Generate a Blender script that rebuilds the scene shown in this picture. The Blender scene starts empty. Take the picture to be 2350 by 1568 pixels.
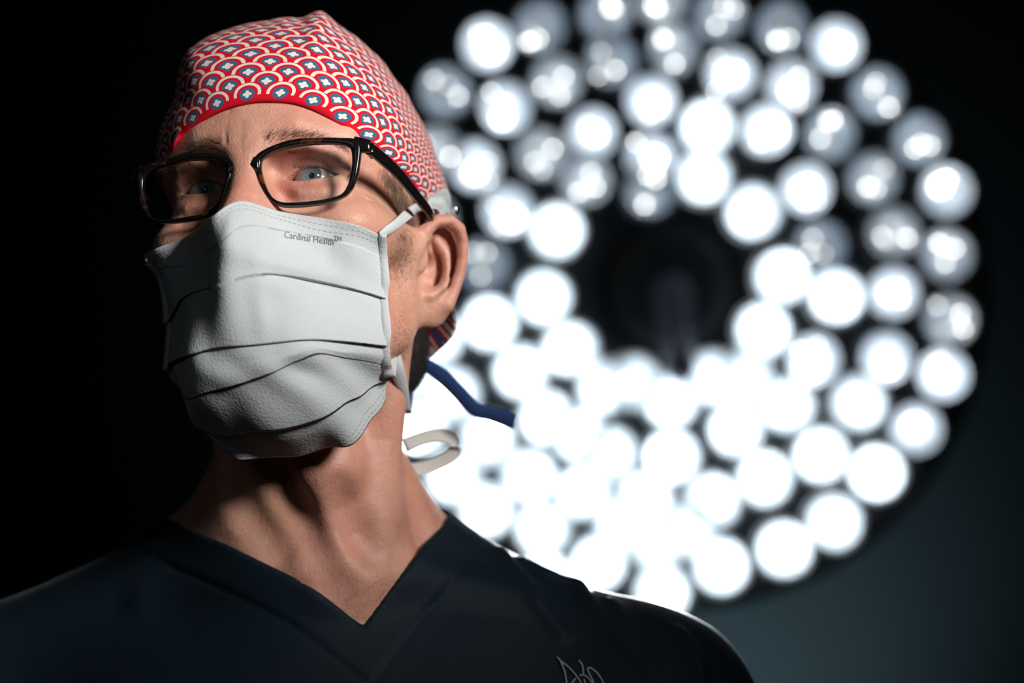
import bpy, bmesh, math, random
import numpy as np
from mathutils import Vector, Matrix

# ------------------------------------------------------------------ camera, world, light, exposure
scene = bpy.context.scene
col = scene.collection
LENS, SENSOR, FW, FH = 85.0, 36.0, 2350.0, 1568.0
F = LENS / SENSOR * FW                       # focal length in photo pixels
PITCH = math.radians(9.0)                    # the camera looks slightly up at the surgeon
CAM = np.array([0.0, 0.0, 1.42])
RW = np.array([[1, 0, 0], [0, math.cos(PITCH), -math.sin(PITCH)], [0, math.sin(PITCH), math.cos(PITCH)]])
def v2w(p):                                  # view frame (x right, y depth, z up) -> world
    return np.asarray(p, float) @ RW.T + CAM

cam_d = bpy.data.cameras.new('camera'); cam = bpy.data.objects.new('camera', cam_d); col.objects.link(cam)
cam.location = CAM; cam.rotation_euler = (math.pi / 2 + PITCH, 0, 0)
cam_d.lens = LENS; cam_d.sensor_width = SENSOR; cam_d.clip_start = 0.01
cam_d.dof.use_dof = True; cam_d.dof.focus_distance = 1.30; cam_d.dof.aperture_fstop = 3.4
cam_d.dof.aperture_blades = 0
scene.camera = cam
w = bpy.data.worlds.new('world'); scene.world = w; w.use_nodes = True
w.node_tree.nodes['Background'].inputs[0].default_value = (0.55, 0.7, 1.0, 1)
w.node_tree.nodes['Background'].inputs[1].default_value = 0.005
vs = scene.view_settings
vs.view_transform = 'Standard'; vs.look = 'None'; vs.exposure = 0.0; vs.gamma = 1.0; vs.use_curve_mapping = False
scene.cycles.use_denoising = True
scene.cycles.sample_clamp_indirect = 6.0
scene.cycles.max_bounces = 6; scene.cycles.diffuse_bounces = 3; scene.cycles.glossy_bounces = 3; scene.cycles.transparent_max_bounces = 8
scene.cycles.use_adaptive_sampling = True; scene.cycles.adaptive_threshold = 0.05; scene.cycles.adaptive_min_samples = 16

def aim(ob, loc_v, target_v):
    a = Vector(v2w(loc_v)); b = Vector(v2w(target_v))
    ob.location = a; ob.rotation_euler = (b - a).to_track_quat('-Z', 'Y').to_euler()
key_d = bpy.data.lights.new('key_lamp', 'SPOT'); key_d.shadow_soft_size = 0.19; key_d.energy = 128
key_d.color = (1.0, 0.97, 0.94); key_d.spot_size = math.radians(27); key_d.spot_blend = 1.0
key = bpy.data.objects.new('key_lamp', key_d); col.objects.link(key)
aim(key, (0.71, 0.42, 0.60), (-0.09, 1.33, 0.115))
fill_d = bpy.data.lights.new('fill_lamp', 'AREA'); fill_d.shape = 'DISK'; fill_d.size = .7; fill_d.energy = .6; fill_d.color = (.85, .93, 1.0)  # added soft fill from the front left, lifts the shaded side of the face
fill = bpy.data.objects.new('fill_lamp', fill_d); col.objects.link(fill)
aim(fill, (-0.75, -0.25, 0.75), (-0.1, 1.33, 0.05))
wash_d = bpy.data.lights.new('veil_glow_lamp', 'SPOT'); wash_d.energy = 14; wash_d.color = (.62, .92, 1.0); wash_d.spot_size = math.radians(110); wash_d.spot_blend = 1.0; wash_d.shadow_soft_size = .1  # added lamp: its pool on the wall stands in for lens glow
wash = bpy.data.objects.new('veil_glow_lamp', wash_d); col.objects.link(wash)
aim(wash, (0.33, 3.72, -0.66), (0.33, 4.28, -0.50))

# ------------------------------------------------------------------ frames
def Rm(psi, th, ro):
    a = -math.radians(psi); Rz = np.array([[math.cos(a), -math.sin(a), 0], [math.sin(a), math.cos(a), 0], [0, 0, 1]])
    a = -math.radians(th); Rx = np.array([[1, 0, 0], [0, math.cos(a), -math.sin(a)], [0, math.sin(a), math.cos(a)]])
    a = -math.radians(ro); Ry = np.array([[math.cos(a), 0, math.sin(a)], [0, 1, 0], [-math.sin(a), 0, math.cos(a)]])
    return Ry @ Rz @ Rx
RH = Rm(15.5, 19.0, 6.2)
def P(u, v, d):                              # a point seen at pixel (u, v) at depth d metres, view frame
    return np.array([(u - 1175.0) / F * d, d, (784.0 - v) / F * d])
OH = P(586, 417, 1.31)                       # between the pupils
def h2v(p): return OH + (np.asarray(p, float) / 1000.0) @ RH.T
def v2h(p): return ((np.asarray(p, float) - OH) @ RH) * 1000.0
def proj(pv):
    pv = np.asarray(pv, float)
    return np.stack([1175 + pv[..., 0] / pv[..., 1] * F, 784 - pv[..., 2] / pv[..., 1] * F], -1)
def PH(u, v, d): return v2h(P(u, v, d))

# ------------------------------------------------------------------ object helpers
def link(name, verts_w, faces, mat, parent=None, smooth=True, uv=None):
    me = bpy.data.meshes.new(name)
    base = np.zeros(3) if parent is None else np.array(parent.matrix_world.translation if parent.type == 'EMPTY' and parent.parent is None else parent['_base'])
    vw = np.asarray(verts_w, float)
    if parent is None:
        base = vw.mean(0); base = np.array([base[0], base[1], vw[:, 2].min()])
    loc = vw - base
    if isinstance(faces, np.ndarray) and faces.ndim == 2:
        n, k = faces.shape
        me.vertices.add(len(loc)); me.vertices.foreach_set('co', loc.astype(np.float32).ravel())
        me.loops.add(n * k); me.loops.foreach_set('vertex_index', faces.astype(np.int32).ravel())
        me.polygons.add(n); me.polygons.foreach_set('loop_start', np.arange(0, n * k, k, dtype=np.int32))
        me.update(calc_edges=True)
    else:
        me.from_pydata([tuple(x) for x in loc], [], [tuple(int(i) for i in f) for f in faces])
    me.validate(); me.update()
    if smooth: me.polygons.foreach_set('use_smooth', np.ones(len(me.polygons), bool))
    if uv is not None:
        l = me.uv_layers.new(name='UVMap'); idx = np.zeros(len(me.loops), np.int32); me.loops.foreach_get('vertex_index', idx)
        l.data.foreach_set('uv', np.asarray(uv, np.float32)[idx].ravel())
    if mat is not None: me.materials.append(mat)
    o = bpy.data.objects.new(name, me); col.objects.link(o)
    if parent is None: o.location = base
    else: o.parent = parent
    o['_base'] = [float(x) for x in base]
    return o
def empty(name, loc_w):
    o = bpy.data.objects.new(name, None); col.objects.link(o); o.location = loc_w; o.empty_display_size = 0.02
    o.matrix_world = Matrix.Translation(Vector(loc_w)); o['_base'] = [float(x) for x in loc_w]
    return o
def tag(o, label=None, cat=None, group=None, kind=None):
    if label: o['label'] = label
    if cat: o['category'] = cat
    if group: o['group'] = group
    if kind: o['kind'] = kind
    return o

def grid_faces(nu, nv, close_u=False):
    i = np.arange(nu if close_u else nu - 1); j = np.arange(nv - 1)
    I, J = np.meshgrid(i, j, indexing='ij'); I2 = (I + 1) % nu
    return np.stack([I * nv + J, I2 * nv + J, I2 * nv + J + 1, I * nv + J + 1], -1).reshape(-1, 4)
def catmull(pts, n, closed=False):
    p = np.asarray(pts, float); m = len(p)
    if closed: q = np.vstack([p[-1], p, p[0], p[1]]); segs = m
    else: q = np.vstack([2 * p[0] - p[1], p, 2 * p[-1] - p[-2]]); segs = m - 1
    t = np.linspace(0, segs, n, endpoint=not closed); i = np.minimum(t.astype(int), segs - 1); f = (t - i)[:, None]
    a, b, c, d = q[i], q[i + 1], q[i + 2], q[i + 3]
    return .5 * (2 * b + (c - a) * f + (2 * a - 5 * b + 4 * c - d) * f * f + (3 * b - a - 3 * c + d) * f ** 3)
def tube(path, radius, sides=8, flat=None, cap=True):
    """tube along path (N,3); radius scalar or (N,); flat=(dir, ratio) squashes the section"""
    p = np.asarray(path, float); n = len(p); t = np.gradient(p, axis=0); t /= np.linalg.norm(t, axis=1)[:, None] + 1e-12
    r = np.broadcast_to(np.asarray(radius, float), (n,))
    a = np.array([0, 0, 1.0]) if abs(t[0][2]) < .9 else np.array([1.0, 0, 0])
    N = []; nprev = np.cross(t[0], a); nprev /= np.linalg.norm(nprev)
    for k in range(n):
        v = nprev - t[k] * (nprev @ t[k]); v /= np.linalg.norm(v) + 1e-12; N.append(v); nprev = v
    N = np.array(N); B = np.cross(t, N)
    an = np.linspace(0, 2 * math.pi, sides, endpoint=False)
    V = p[:, None] + r[:, None, None] * (np.cos(an)[None, :, None] * N[:, None] + np.sin(an)[None, :, None] * B[:, None])
    V = V.reshape(-1, 3)
    fs = []
    for k in range(n - 1):
        for s in range(sides):
            s2 = (s + 1) % sides; fs.append((k * sides + s, (k + 1) * sides + s, (k + 1) * sides + s2, k * sides + s2))
    if cap: fs.append(tuple(range(sides))[::1]); fs.append(tuple(range((n - 1) * sides, n * sides))[::-1])
    return V, fs
def ribbon(path, side, half, thick):
    """flat band with thickness: path (N,3), side (N,3) unit width directions"""
    p = np.asarray(path, float); n = len(p); t = np.gradient(p, axis=0); t /= np.linalg.norm(t, axis=1)[:, None]
    s = np.asarray(side, float); s = s - t * np.sum(s * t, 1)[:, None]; s /= np.linalg.norm(s, axis=1)[:, None]
    nn = np.cross(t, s); h = np.broadcast_to(np.asarray(half, float), (n,))[:, None]
    prof = [(-1, -.7), (-.96, -1), (0, -1), (.96, -1), (1, -.7), (1, .7), (.96, 1), (0, 1), (-.96, 1), (-1, .7)]
    V = np.stack([p + s * h * a + nn * thick / 2 * b for a, b in prof], 1).reshape(-1, 3); k = len(prof)
    fs = []
    for i in range(n - 1):
        for q in range(k):
            q2 = (q + 1) % k; fs.append((i * k + q, i * k + q2, (i + 1) * k + q2, (i + 1) * k + q))
    fs.append(tuple(range(k))[::-1]); fs.append(tuple(range((n - 1) * k, n * k)))
    return V, fs

# ------------------------------------------------------------------ signed distance modelling (millimetres)
def ell(p, c, r, R=None):
    q = p - np.asarray(c, p.dtype)
    if R is not None: q = q @ np.asarray(R, p.dtype)
    r = np.asarray(r, p.dtype)
    k0 = np.sqrt(np.sum((q / r) ** 2, -1)); k1 = np.sqrt(np.sum((q / (r * r)) ** 2, -1)) + 1e-6
    return k0 * (k0 - 1) / k1
def capsule(p, a, b, ra, rb=None):
    rb = ra if rb is None else rb
    a = np.asarray(a, p.dtype); b = np.asarray(b, p.dtype); ba = b - a
    h = np.clip(((p - a) @ ba) / (ba @ ba), 0, 1)
    return np.linalg.norm(p - a - h[..., None] * ba, axis=-1) - (ra + (rb - ra) * h)
def chain(p, pts, rs, k=3.0):
    d = None
    for i in range(len(pts) - 1):
        e = capsule(p, pts[i], pts[i + 1], rs[i], rs[i + 1]); d = e if d is None else np.minimum(d, e)
    return d
def smin(a, b, k):
    h = np.maximum(k - np.abs(a - b), 0) / k
    return np.minimum(a, b) - h * h * k * .25
def smax(a, b, k): return -smin(-a, -b, k)

def near(p, pts, rad):
    """mask of samples within rad of the bounding box of pts"""
    pts = np.atleast_2d(np.asarray(pts, float)); lo = pts.min(0) - rad; hi = pts.max(0) + rad
    return np.all((p > lo) & (p < hi), -1)

def surface_nets(xs, ys, zs, f):
    nx, ny, nz = f.shape; ins = f < 0
    c = ins[:-1, :-1, :-1].astype(np.int8).copy()
    for dx, dy, dz in ((1,0,0),(0,1,0),(0,0,1),(1,1,0),(1,0,1),(0,1,1),(1,1,1)):
        c += ins[dx:nx - 1 + dx, dy:ny - 1 + dy, dz:nz - 1 + dz]
    act = (c > 0) & (c < 8); idx = np.argwhere(act)
    vid = -np.ones(act.shape, np.int64); vid[act] = np.arange(len(idx))
    acc = np.zeros((len(idx), 3)); cnt = np.zeros(len(idx)); G = [np.asarray(xs), np.asarray(ys), np.asarray(zs)]
    corners = [(0,0,0),(1,0,0),(0,1,0),(0,0,1),(1,1,0),(1,0,1),(0,1,1),(1,1,1)]
    for a in corners:
        for ax in range(3):
            if a[ax]: continue
            b = list(a); b[ax] = 1
            ia = idx + np.array(a); ib = idx + np.array(b)
            fa = f[ia[:, 0], ia[:, 1], ia[:, 2]]; fb = f[ib[:, 0], ib[:, 1], ib[:, 2]]
            m = (fa < 0) != (fb < 0); t = np.where(m, fa / np.where(m, fa - fb, 1), 0)
            for k in range(3):
                pa = G[k][ia[:, k]]; pb = G[k][ib[:, k]]; acc[:, k] += np.where(m, pa + (pb - pa) * t, 0)
            cnt += m
    V = acc / cnt[:, None]; Q = []
    for ax in range(3):
        o1, o2 = (ax + 1) % 3, (ax + 2) % 3
        sa = [slice(None)] * 3; sb = [slice(None)] * 3; sa[ax] = slice(0, -1); sb[ax] = slice(1, None)
        for o in (o1, o2): sa[o] = slice(1, -1); sb[o] = slice(1, -1)
        A = ins[tuple(sa)]; B = ins[tuple(sb)]; e = np.argwhere(A != B)
        off = np.zeros(3, int); off[o1] = 1; off[o2] = 1
        e = e + off
        d1 = np.zeros(3, int); d1[o1] = 1; d2 = np.zeros(3, int); d2[o2] = 1
        def g(q): return vid[q[:, 0], q[:, 1], q[:, 2]]
        quad = np.stack([g(e - d1 - d2), g(e - d2), g(e), g(e - d1)], 1)
        flip = ~ins[e[:, 0], e[:, 1], e[:, 2]]
        quad[flip] = quad[flip][:, ::-1]; Q.append(quad)
    Q = np.vstack(Q); Q = Q[(Q >= 0).all(1)]
    return V, Q
def spaced(*segs):
    """segs: (start, stop, step)..., contiguous"""
    out = [segs[0][0]]
    for a, b, s in segs:
        n = max(1, int(round((b - a) / s))); out += list(np.linspace(a, b, n + 1)[1:])
    return np.array(out)
def sdf_mesh(fn, xs, ys, zs, stride=5, band=16.0, newton=3):
    nx, ny, nz = len(xs), len(ys), len(zs)
    def pts(I, J, K): return np.stack([xs[I], ys[J], zs[K]], -1).astype(np.float32)
    ci = np.unique(np.append(np.arange(0, nx, stride), nx - 1)); cj = np.unique(np.append(np.arange(0, ny, stride), ny - 1)); ck = np.unique(np.append(np.arange(0, nz, stride), nz - 1))
    I, J, K = np.meshgrid(ci, cj, ck, indexing='ij'); fc = fn(pts(I, J, K).reshape(-1, 3)).reshape(I.shape)
    ni = np.clip(np.searchsorted((ci[1:] + ci[:-1]) / 2, np.arange(nx)), 0, len(ci) - 1)
    nj = np.clip(np.searchsorted((cj[1:] + cj[:-1]) / 2, np.arange(ny)), 0, len(cj) - 1)
    nk = np.clip(np.searchsorted((ck[1:] + ck[:-1]) / 2, np.arange(nz)), 0, len(ck) - 1)
    f = fc[np.ix_(ni, nj, nk)].astype(np.float32)
    sel = np.argwhere(np.abs(f) < band)
    for s in range(0, len(sel), 600000):
        q = sel[s:s + 600000]; f[q[:, 0], q[:, 1], q[:, 2]] = fn(pts(q[:, 0], q[:, 1], q[:, 2]))
    V, Q = surface_nets(xs, ys, zs, f)
    return V, Q
def sdf_normals(fn, V, e=.4):
    V = V.astype(np.float32); g = np.stack([fn(V + np.eye(3, dtype=np.float32)[k] * e) - fn(V - np.eye(3, dtype=np.float32)[k] * e) for k in range(3)], -1)
    return g / (np.linalg.norm(g, axis=1)[:, None] + 1e-9)
def raycast(fn, uv, offset=0.0, d0=1.1, d1=1.7, steps=220):
    """depth where pixel rays first meet fn(p_h) = offset; returns view-frame points and hit mask"""
    uv = np.atleast_2d(np.asarray(uv, float)); n = len(uv); D = np.linspace(d0, d1, steps)
    dirs = np.stack([(uv[:, 0] - 1175) / F, np.ones(n), (784 - uv[:, 1]) / F], -1)
    pv = dirs[:, None] * D[None, :, None]; val = fn(v2h(pv.reshape(-1, 3)).astype(np.float32)).reshape(n, steps) - offset
    ins = val < 0; hit = ins.any(1); first = np.argmax(ins, 1); closest = np.argmin(val, 1)
    i = np.where(hit, np.maximum(first, 1), closest); d = D[i]
    prev = D[np.maximum(i - 1, 0)]; va = val[np.arange(n), np.maximum(i - 1, 0)]; vb = val[np.arange(n), i]
    t = np.where(hit & (va != vb), va / np.where(va != vb, va - vb, 1), 1.0); d = np.where(hit, prev + (d - prev) * np.clip(t, 0, 1), d)
    return dirs * d[:, None], hit
# ------------------------------------------------------------------ materials
def new_mat(name):
    m = bpy.data.materials.new(name); m.use_nodes = True; nt = m.node_tree
    return m, nt, nt.nodes['Principled BSDF']
class NB:
    """small node builder: expressions on sockets"""
    def __init__(s, nt): s.nt = nt
    def n(s, t, **kw):
        x = s.nt.nodes.new(t)
        for k, v in kw.items(): setattr(x, k, v)
        return x
    def m(s, op, *a, clamp=False):
        x = s.nt.nodes.new('ShaderNodeMath'); x.operation = op; x.use_clamp = clamp
        for i, v in enumerate(a):
            if isinstance(v, (int, float)): x.inputs[i].default_value = v
            else: s.nt.links.new(v, x.inputs[i])
        return x.outputs[0]
    def mix(s, f, a, b):
        x = s.nt.nodes.new('ShaderNodeMix'); x.data_type = 'RGBA'
        for i, v in ((0, f), (6, a), (7, b)):
            if isinstance(v, (int, float)): x.inputs[i].default_value = v
            elif isinstance(v, tuple): x.inputs[i].default_value = (*v[:3], 1)
            else: s.nt.links.new(v, x.inputs[i])
        return x.outputs[2]
    def noise(s, scale, detail=3, rough=.5, vec=None, dist=0):
        x = s.nt.nodes.new('ShaderNodeTexNoise'); x.inputs['Scale'].default_value = scale; x.inputs['Detail'].default_value = detail
        x.inputs['Roughness'].default_value = rough; x.inputs['Distortion'].default_value = dist
        if vec is not None: s.nt.links.new(vec, x.inputs['Vector'])
        return x.outputs['Fac']
    def ramp(s, f, lo, hi):
        x = s.nt.nodes.new('ShaderNodeMapRange'); x.inputs[1].default_value = lo; x.inputs[2].default_value = hi; s.nt.links.new(f, x.inputs[0])
        return x.outputs[0]
    def obj(s): return s.n('ShaderNodeTexCoord').outputs['Object']
    def uv(s): return s.n('ShaderNodeTexCoord').outputs['UV']
    def bump(s, h, strength, dist, nrm=None):
        x = s.nt.nodes.new('ShaderNodeBump'); x.inputs['Strength'].default_value = strength; x.inputs['Distance'].default_value = dist
        s.nt.links.new(h, x.inputs['Height'])
        if nrm is not None: s.nt.links.new(nrm, x.inputs['Normal'])
        return x.outputs[0]
    def l(s, a, b): s.nt.links.new(a, b)
def plain(name, c, rough=.5, metal=0, spec=.5, bump=None, sheen=0):
    m, nt, b = new_mat(name); b.inputs['Base Color'].default_value = (*c, 1); b.inputs['Roughness'].default_value = rough
    b.inputs['Metallic'].default_value = metal; b.inputs['Specular IOR Level'].default_value = spec
    k = NB(nt); o = k.obj()
    f = k.noise(60, 3, .5, o); k.l(k.mix(k.m('MULTIPLY', f, .25), (*c, 1), tuple(x * .7 for x in c)), b.inputs['Base Color'])
    if bump: k.l(k.bump(k.noise(bump[0], 3, .6, o), bump[1], bump[2]), b.inputs['Normal'])
    if sheen: b.inputs['Sheen Weight'].default_value = sheen; b.inputs['Sheen Roughness'].default_value = .4
    return m
def skin_material():
    m, nt, b = new_mat('skin'); k = NB(nt); o = k.obj()
    blotch = k.ramp(k.noise(38, 4, .6, o), .38, .66); fine = k.ramp(k.noise(240, 4, .65, o), .35, .7); red = k.ramp(k.noise(16, 3, .5, o), .45, .7)
    c = k.mix(blotch, (.57, .295, .205), (.70, .405, .295)); c = k.mix(k.m('MULTIPLY', red, .45), c, (.60, .225, .165))
    c = k.mix(k.m('MULTIPLY', fine, .30), c, (.46, .22, .15))
    fl = k.n('ShaderNodeAttribute'); fl.attribute_name = 'flush'
    c = k.mix(k.m('MULTIPLY', fl.outputs['Fac'], k.m('ADD', .55, k.m('MULTIPLY', blotch, .35))), c, (.52, .15, .125))
    k.l(c, b.inputs['Base Color'])
    b.inputs['Roughness'].default_value = .47; b.inputs['Specular IOR Level'].default_value = .45
    b.inputs['Subsurface Weight'].default_value = .28; b.inputs['Subsurface Radius'].default_value = (1.0, .35, .18); b.inputs['Subsurface Scale'].default_value = .004
    v = k.n('ShaderNodeTexVoronoi'); v.inputs['Scale'].default_value = 900; k.l(o, v.inputs['Vector'])
    h = k.m('ADD', k.m('MULTIPLY', v.outputs['Distance'], .5), k.m('MULTIPLY', k.noise(420, 5, .65, o), 1.0))
    n1 = k.bump(h, .45, .0007); n2 = k.bump(k.noise(95, 4, .6, o), .35, .0016, n1)
    k.l(n2, b.inputs['Normal'])
    return m
M = {}
M['skin'] = skin_material()
def hair_mat(name, c):
    m, nt, b = new_mat(name); b.inputs['Base Color'].default_value = (*c, 1); b.inputs['Roughness'].default_value = .45
    k = NB(nt); k.l(k.mix(k.noise(300, 2, .5, k.obj()), c, tuple(x * 2.2 for x in c)), b.inputs['Base Color']); return m
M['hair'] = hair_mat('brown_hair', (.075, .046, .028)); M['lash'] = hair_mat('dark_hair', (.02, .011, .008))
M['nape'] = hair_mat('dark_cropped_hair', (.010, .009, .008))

# ------------------------------------------------------------------ the surgeon's body (head frame, mm: x to his left, y back, z up)
def mirror_x(p): q = p.copy(); q[:, 0] = np.abs(q[:, 0]); return q
EYE = np.array([31.0, 12.4, 0.0]); EYE_R = 12.3
# torso landmarks, from the view frame
NB_C = PH(725, 1215, 1.412)                          # centre of the neck base
NOTCH = PH(778, 1335, 1.352)                         # pit of the throat
SH_L = PH(1480, 1672, 1.420); SH_R = PH(-140, 1690, 1.440)
TR_L = PH(890, 1335, 1.430); TR_R = PH(510, 1335, 1.440)
CHEST = PH(770, 2010, 1.405); CH_R = (RH.T @ np.eye(3)).T  # ellipsoid axes of the chest = view axes
RAM = [PH(918, 590, 1.357), PH(906, 735, 1.350)]           # cheek in front of the ear
def head_core(p):
    a = mirror_x(p)
    d = ell(p, (-5, 86, 36), (70, 98, 80))
    d = smin(d, ell(p, (-2, 42, 32), (66, 55, 48)), 24)
    d = smin(d, ell(p, (0, 47, -42), (57, 58, 70)), 26)
    d = smin(d, capsule(a, (51, 66, -72), (16, 5, -104), 13, 13), 22)
    d = smin(d, ell(p, (0, 2, -104), (20, 16, 15)), 14)
    d = smin(d, ell(a, (49, 20, -27), (17, 21, 13)), 20)
    d = smin(d, capsule(a, (52, 28, -24), (65, 72, -20), 9, 8), 16)
    d = smin(d, capsule(a, RAM[0], RAM[1], 9.5, 12.5), 16)
    return d
def neck_core(p):
    d = capsule(p, (-7, 92, -40), NB_C + np.array([-9, 0, 0]), 43, 51)
    d = smin(d, capsule(p, NB_C, NB_C + (CHEST - NB_C) * .5, 62, 70), 30)
    return d
THROAT = [PH(742, 1010, 1.352), PH(756, 1085, 1.350), PH(772, 1200, 1.358), NOTCH + np.array([0, 6, 0])]
SCM_L = [np.array([50, 92, -45.]), PH(872, 1010, 1.372), PH(868, 1180, 1.366), PH(800, 1322, 1.353)]
SCM_R = [np.array([-58, 92, -50.]), PH(560, 1080, 1.382), PH(610, 1170, 1.370), PH(680, 1285, 1.356), PH(735, 1330, 1.353)]
def torso(p):
    q = (p.astype(np.float32))
    d = ell(q, CHEST, (205, 108, 175), RH.T)
    d = smin(d, chain(q, [TR_R, NB_C, TR_L], [38, 50, 38]), 25)
    d = smin(d, chain(q, [TR_L, PH(1185, 1475, 1.425), SH_L], [38, 43, 58]), 45)
    d = smin(d, chain(q, [TR_R, PH(200, 1490, 1.44), SH_R], [38, 43, 58]), 45)
    d = smin(d, capsule(q, SH_L, PH(1640, 2250, 1.43), 60, 52), 35)
    d = smin(d, capsule(q, SH_R, PH(-300, 2200, 1.45), 60, 52), 35)
    # collar bones
    d = smin(d, chain(q, [PH(800, 1345, 1.355), PH(960, 1330, 1.372), PH(1200, 1390, 1.388)], [7, 6, 6]), 14)
    d = smin(d, chain(q, [PH(745, 1350, 1.355), PH(600, 1330, 1.372), PH(350, 1380, 1.392)], [7, 6, 6]), 14)
    return d
# ear: curves traced as (u, v, depth)
EAR_HELIX = [PH(*q) for q in ((986, 590, 1.362), (975, 560, 1.356), (979, 528, 1.352), (1003, 509, 1.354), (1032, 508, 1.359), (1053, 526, 1.363), (1061, 556, 1.366), (1062, 592, 1.367), (1055, 628, 1.367), (1043, 663, 1.366), (1026, 697, 1.364))]
EAR_HR = [2.6, 3.0, 3.6, 4.0, 4.0, 3.8, 3.4, 3.2, 3.2, 3.4, 4.5]
EAR_ANTI = [PH(*q) for q in ((1003, 553, 1.364), (1021, 583, 1.363), (1026, 618, 1.361), (1013, 655, 1.359), (988, 672, 1.357))]
EAR_C = PH(1006, 612, 1.372)
def ear_axes():
    up = v2h(P(1020, 500, 1.366)) - v2h(P(985, 735, 1.366)); up /= np.linalg.norm(up)
    side = v2h(P(1066, 600, 1.374)) - v2h(P(955, 615, 1.358)); side -= up * (side @ up); side /= np.linalg.norm(side)
    return np.stack([side, np.cross(side, up), up], 1)
EAR_R = ear_axes()
EAR_ALL = np.array(EAR_HELIX + [PH(945, 745, 1.355), PH(1075, 745, 1.375)])
def lids(p):
    """eyelid shells over the eyeballs, mirrored"""
    return ell(p, EYE, (14.6, 14.3, 14.3))
VALLEYS = []
def body(p):
    p = np.asarray(p, np.float32)
    d = head_core(p)
    m = p[:, 2] < 40
    if m.any():
        q = p[m]; e = smin(d[m], neck_core(q), 22)
        # throat, larynx, neck muscles
        e = smin(e, chain(q, THROAT, [17, 17, 15, 14]), 20)
        e = smin(e, ell(q, PH(762, 1075, 1.347), (13, 12, 15)), 14)
        e = smin(e, chain(q, SCM_L, [10, 13, 12, 7]), 13)
        e = smin(e, chain(q, SCM_R, [14, 13, 11, 9, 6]), 10)
        e = smin(e, torso(q), 26)
        # hollows either side of the windpipe and the pit of the throat
        for pts, rs in VALLEYS: e = smax(e, -chain(q, pts, rs), 12)
        d[m] = e
    # face detail
    m = (p[:, 1] < 62) & (np.abs(p[:, 0]) < 66) & (p[:, 2] < 60) & (p[:, 2] > -80)
    if m.any():
        q = p[m]; a = mirror_x(q); e = d[m]
        e = smin(e, chain(a, [(8, -8, 16), (26, -5, 21.5), (46, 9, 19)], [7, 7, 6.5]), 14)       # brow
        e = smin(e, chain(q, [(0, -8, 14), (0, -11, -2), (0, -21, -20), (0, -31, -40)], [8, 6.5, 7.5, 10]), 14)
        e = smin(e, capsule(a, (6, -6, -8), (12, -16, -42), 6, 8), 10)
        e = smax(e, -ell(a, (33, -15, 0), (18, 16, 12)), 14)                                  # socket
        e = smax(e, -capsule(a, (15, -6, 3), (20, -4, -8), 4, 4), 9)                          # inner corner
        e = smin(e, lids(a), 5)
        e = smin(e, chain(a, [(17, 1, 8), (24, -3.5, 12.5), (33, -4.5, 14), (43, .5, 10.5), (49, 8, 4)], [2.6, 3.6, 4.2, 4.2, 3.0]), 4.2)   # fold over the lid
        e = smin(e, chain(a, [(18, 1, -6), (27, -.5, -11.5), (38, 1.5, -11.5), (47, 9, -7)], [2.6, 3.6, 3.8, 3.0]), 7)   # pouch
        e = smax(e, -chain(a, [(20, -5, -14), (30, -6, -18.5), (41, -3, -18)], [1.6, 2.0, 1.6]), 6)
        # laugh lines beside the eye
        for z0, z1, L in ((3, 6, 60), (-1, -3, 62), (-5, -11, 60)):
            e = smax(e, -capsule(a, (49, 1.5 + abs(z0) * .1, z0 * .8), (L - 1, 19, z1), .9, .7), 2.5)
        # frown lines on the forehead
        for x, z0, z1 in ((-9, 16, 36),):
            e = smax(e, -chain(q, [(x, -20.2, z0), (x * 1.15, -20.4, (z0 + z1) / 2), (x * .9, -19.0, z1)], [.3, .5, .3]), 2.2)
        # the opening between the lids
        x = (a[:, 0] - EYE[0]); z = a[:, 2] - EYE[2] - .05 * x
        op = np.maximum(np.hypot(x, z - (4.6 - 23.5)) - 23.5, np.hypot(x, z - (-3.4 + 31)) - 31)
        op = np.maximum(op, a[:, 1] - 12.5)
        e = smax(e, -op, 1.1)
        d[m] = e
    # ears: the left one as traced, its mirror image on the far side
    for side in (0, 1):
        pe = p if side == 0 else p * np.array([-1, 1, 1], np.float32) + np.array([-4, 0, 0], np.float32)
        m = near(pe, EAR_ALL, 12)
        if not m.any(): continue
        q = pe[m]; e = d[m]
        s = ell(q, EAR_C, (13.5, 4.2, 28), EAR_R)
        s = smin(s, chain(q, EAR_HELIX, EAR_HR), 3.5)
        s = smin(s, chain(q, EAR_ANTI, [2.2, 3.2, 3.6, 3.6, 3.0]), 4)
        s = smin(s, ell(q, PH(974, 706, 1.363), (9, 5.5, 10.5), EAR_R), 8)
        s = smin(s, ell(q, PH(1000, 712, 1.366), (7, 4.5, 9), EAR_R), 6)
        e = smin(e, s, 6)
        e = smax(e, -ell(q, PH(994, 612, 1.354), (9, 8.0, 14), EAR_R), 4)              # concha
        e = smax(e, -ell(q, PH(986, 600, 1.363), (3, 7, 4), EAR_R), 3)                 # canal
        e = smax(e, -chain(q, [PH(1012, 531, 1.352), PH(1034, 530, 1.355), PH(1046, 556, 1.360), PH(1047, 592, 1.361), PH(1040, 630, 1.361)], [2.4, 3.2, 3.0, 2.6, 1.8]), 3)
        e = smin(e, ell(q, PH(966, 598, 1.354), (4.2, 3.6, 7.5), EAR_R), 4)                  # tragus
        d[m] = e
    return d
def on_surface(fn, uv, out=0.0):
    pv, hit = raycast(fn, uv); h = v2h(pv); n = sdf_normals(fn, h); return h + n * out
def valley(uv, r, deep):
    pts = on_surface(body, uv); n = sdf_normals(body, pts)
    return (np.array([p + k * (rr - dd) for p, k, rr, dd in zip(pts, n, r, deep)]), list(r))
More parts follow.
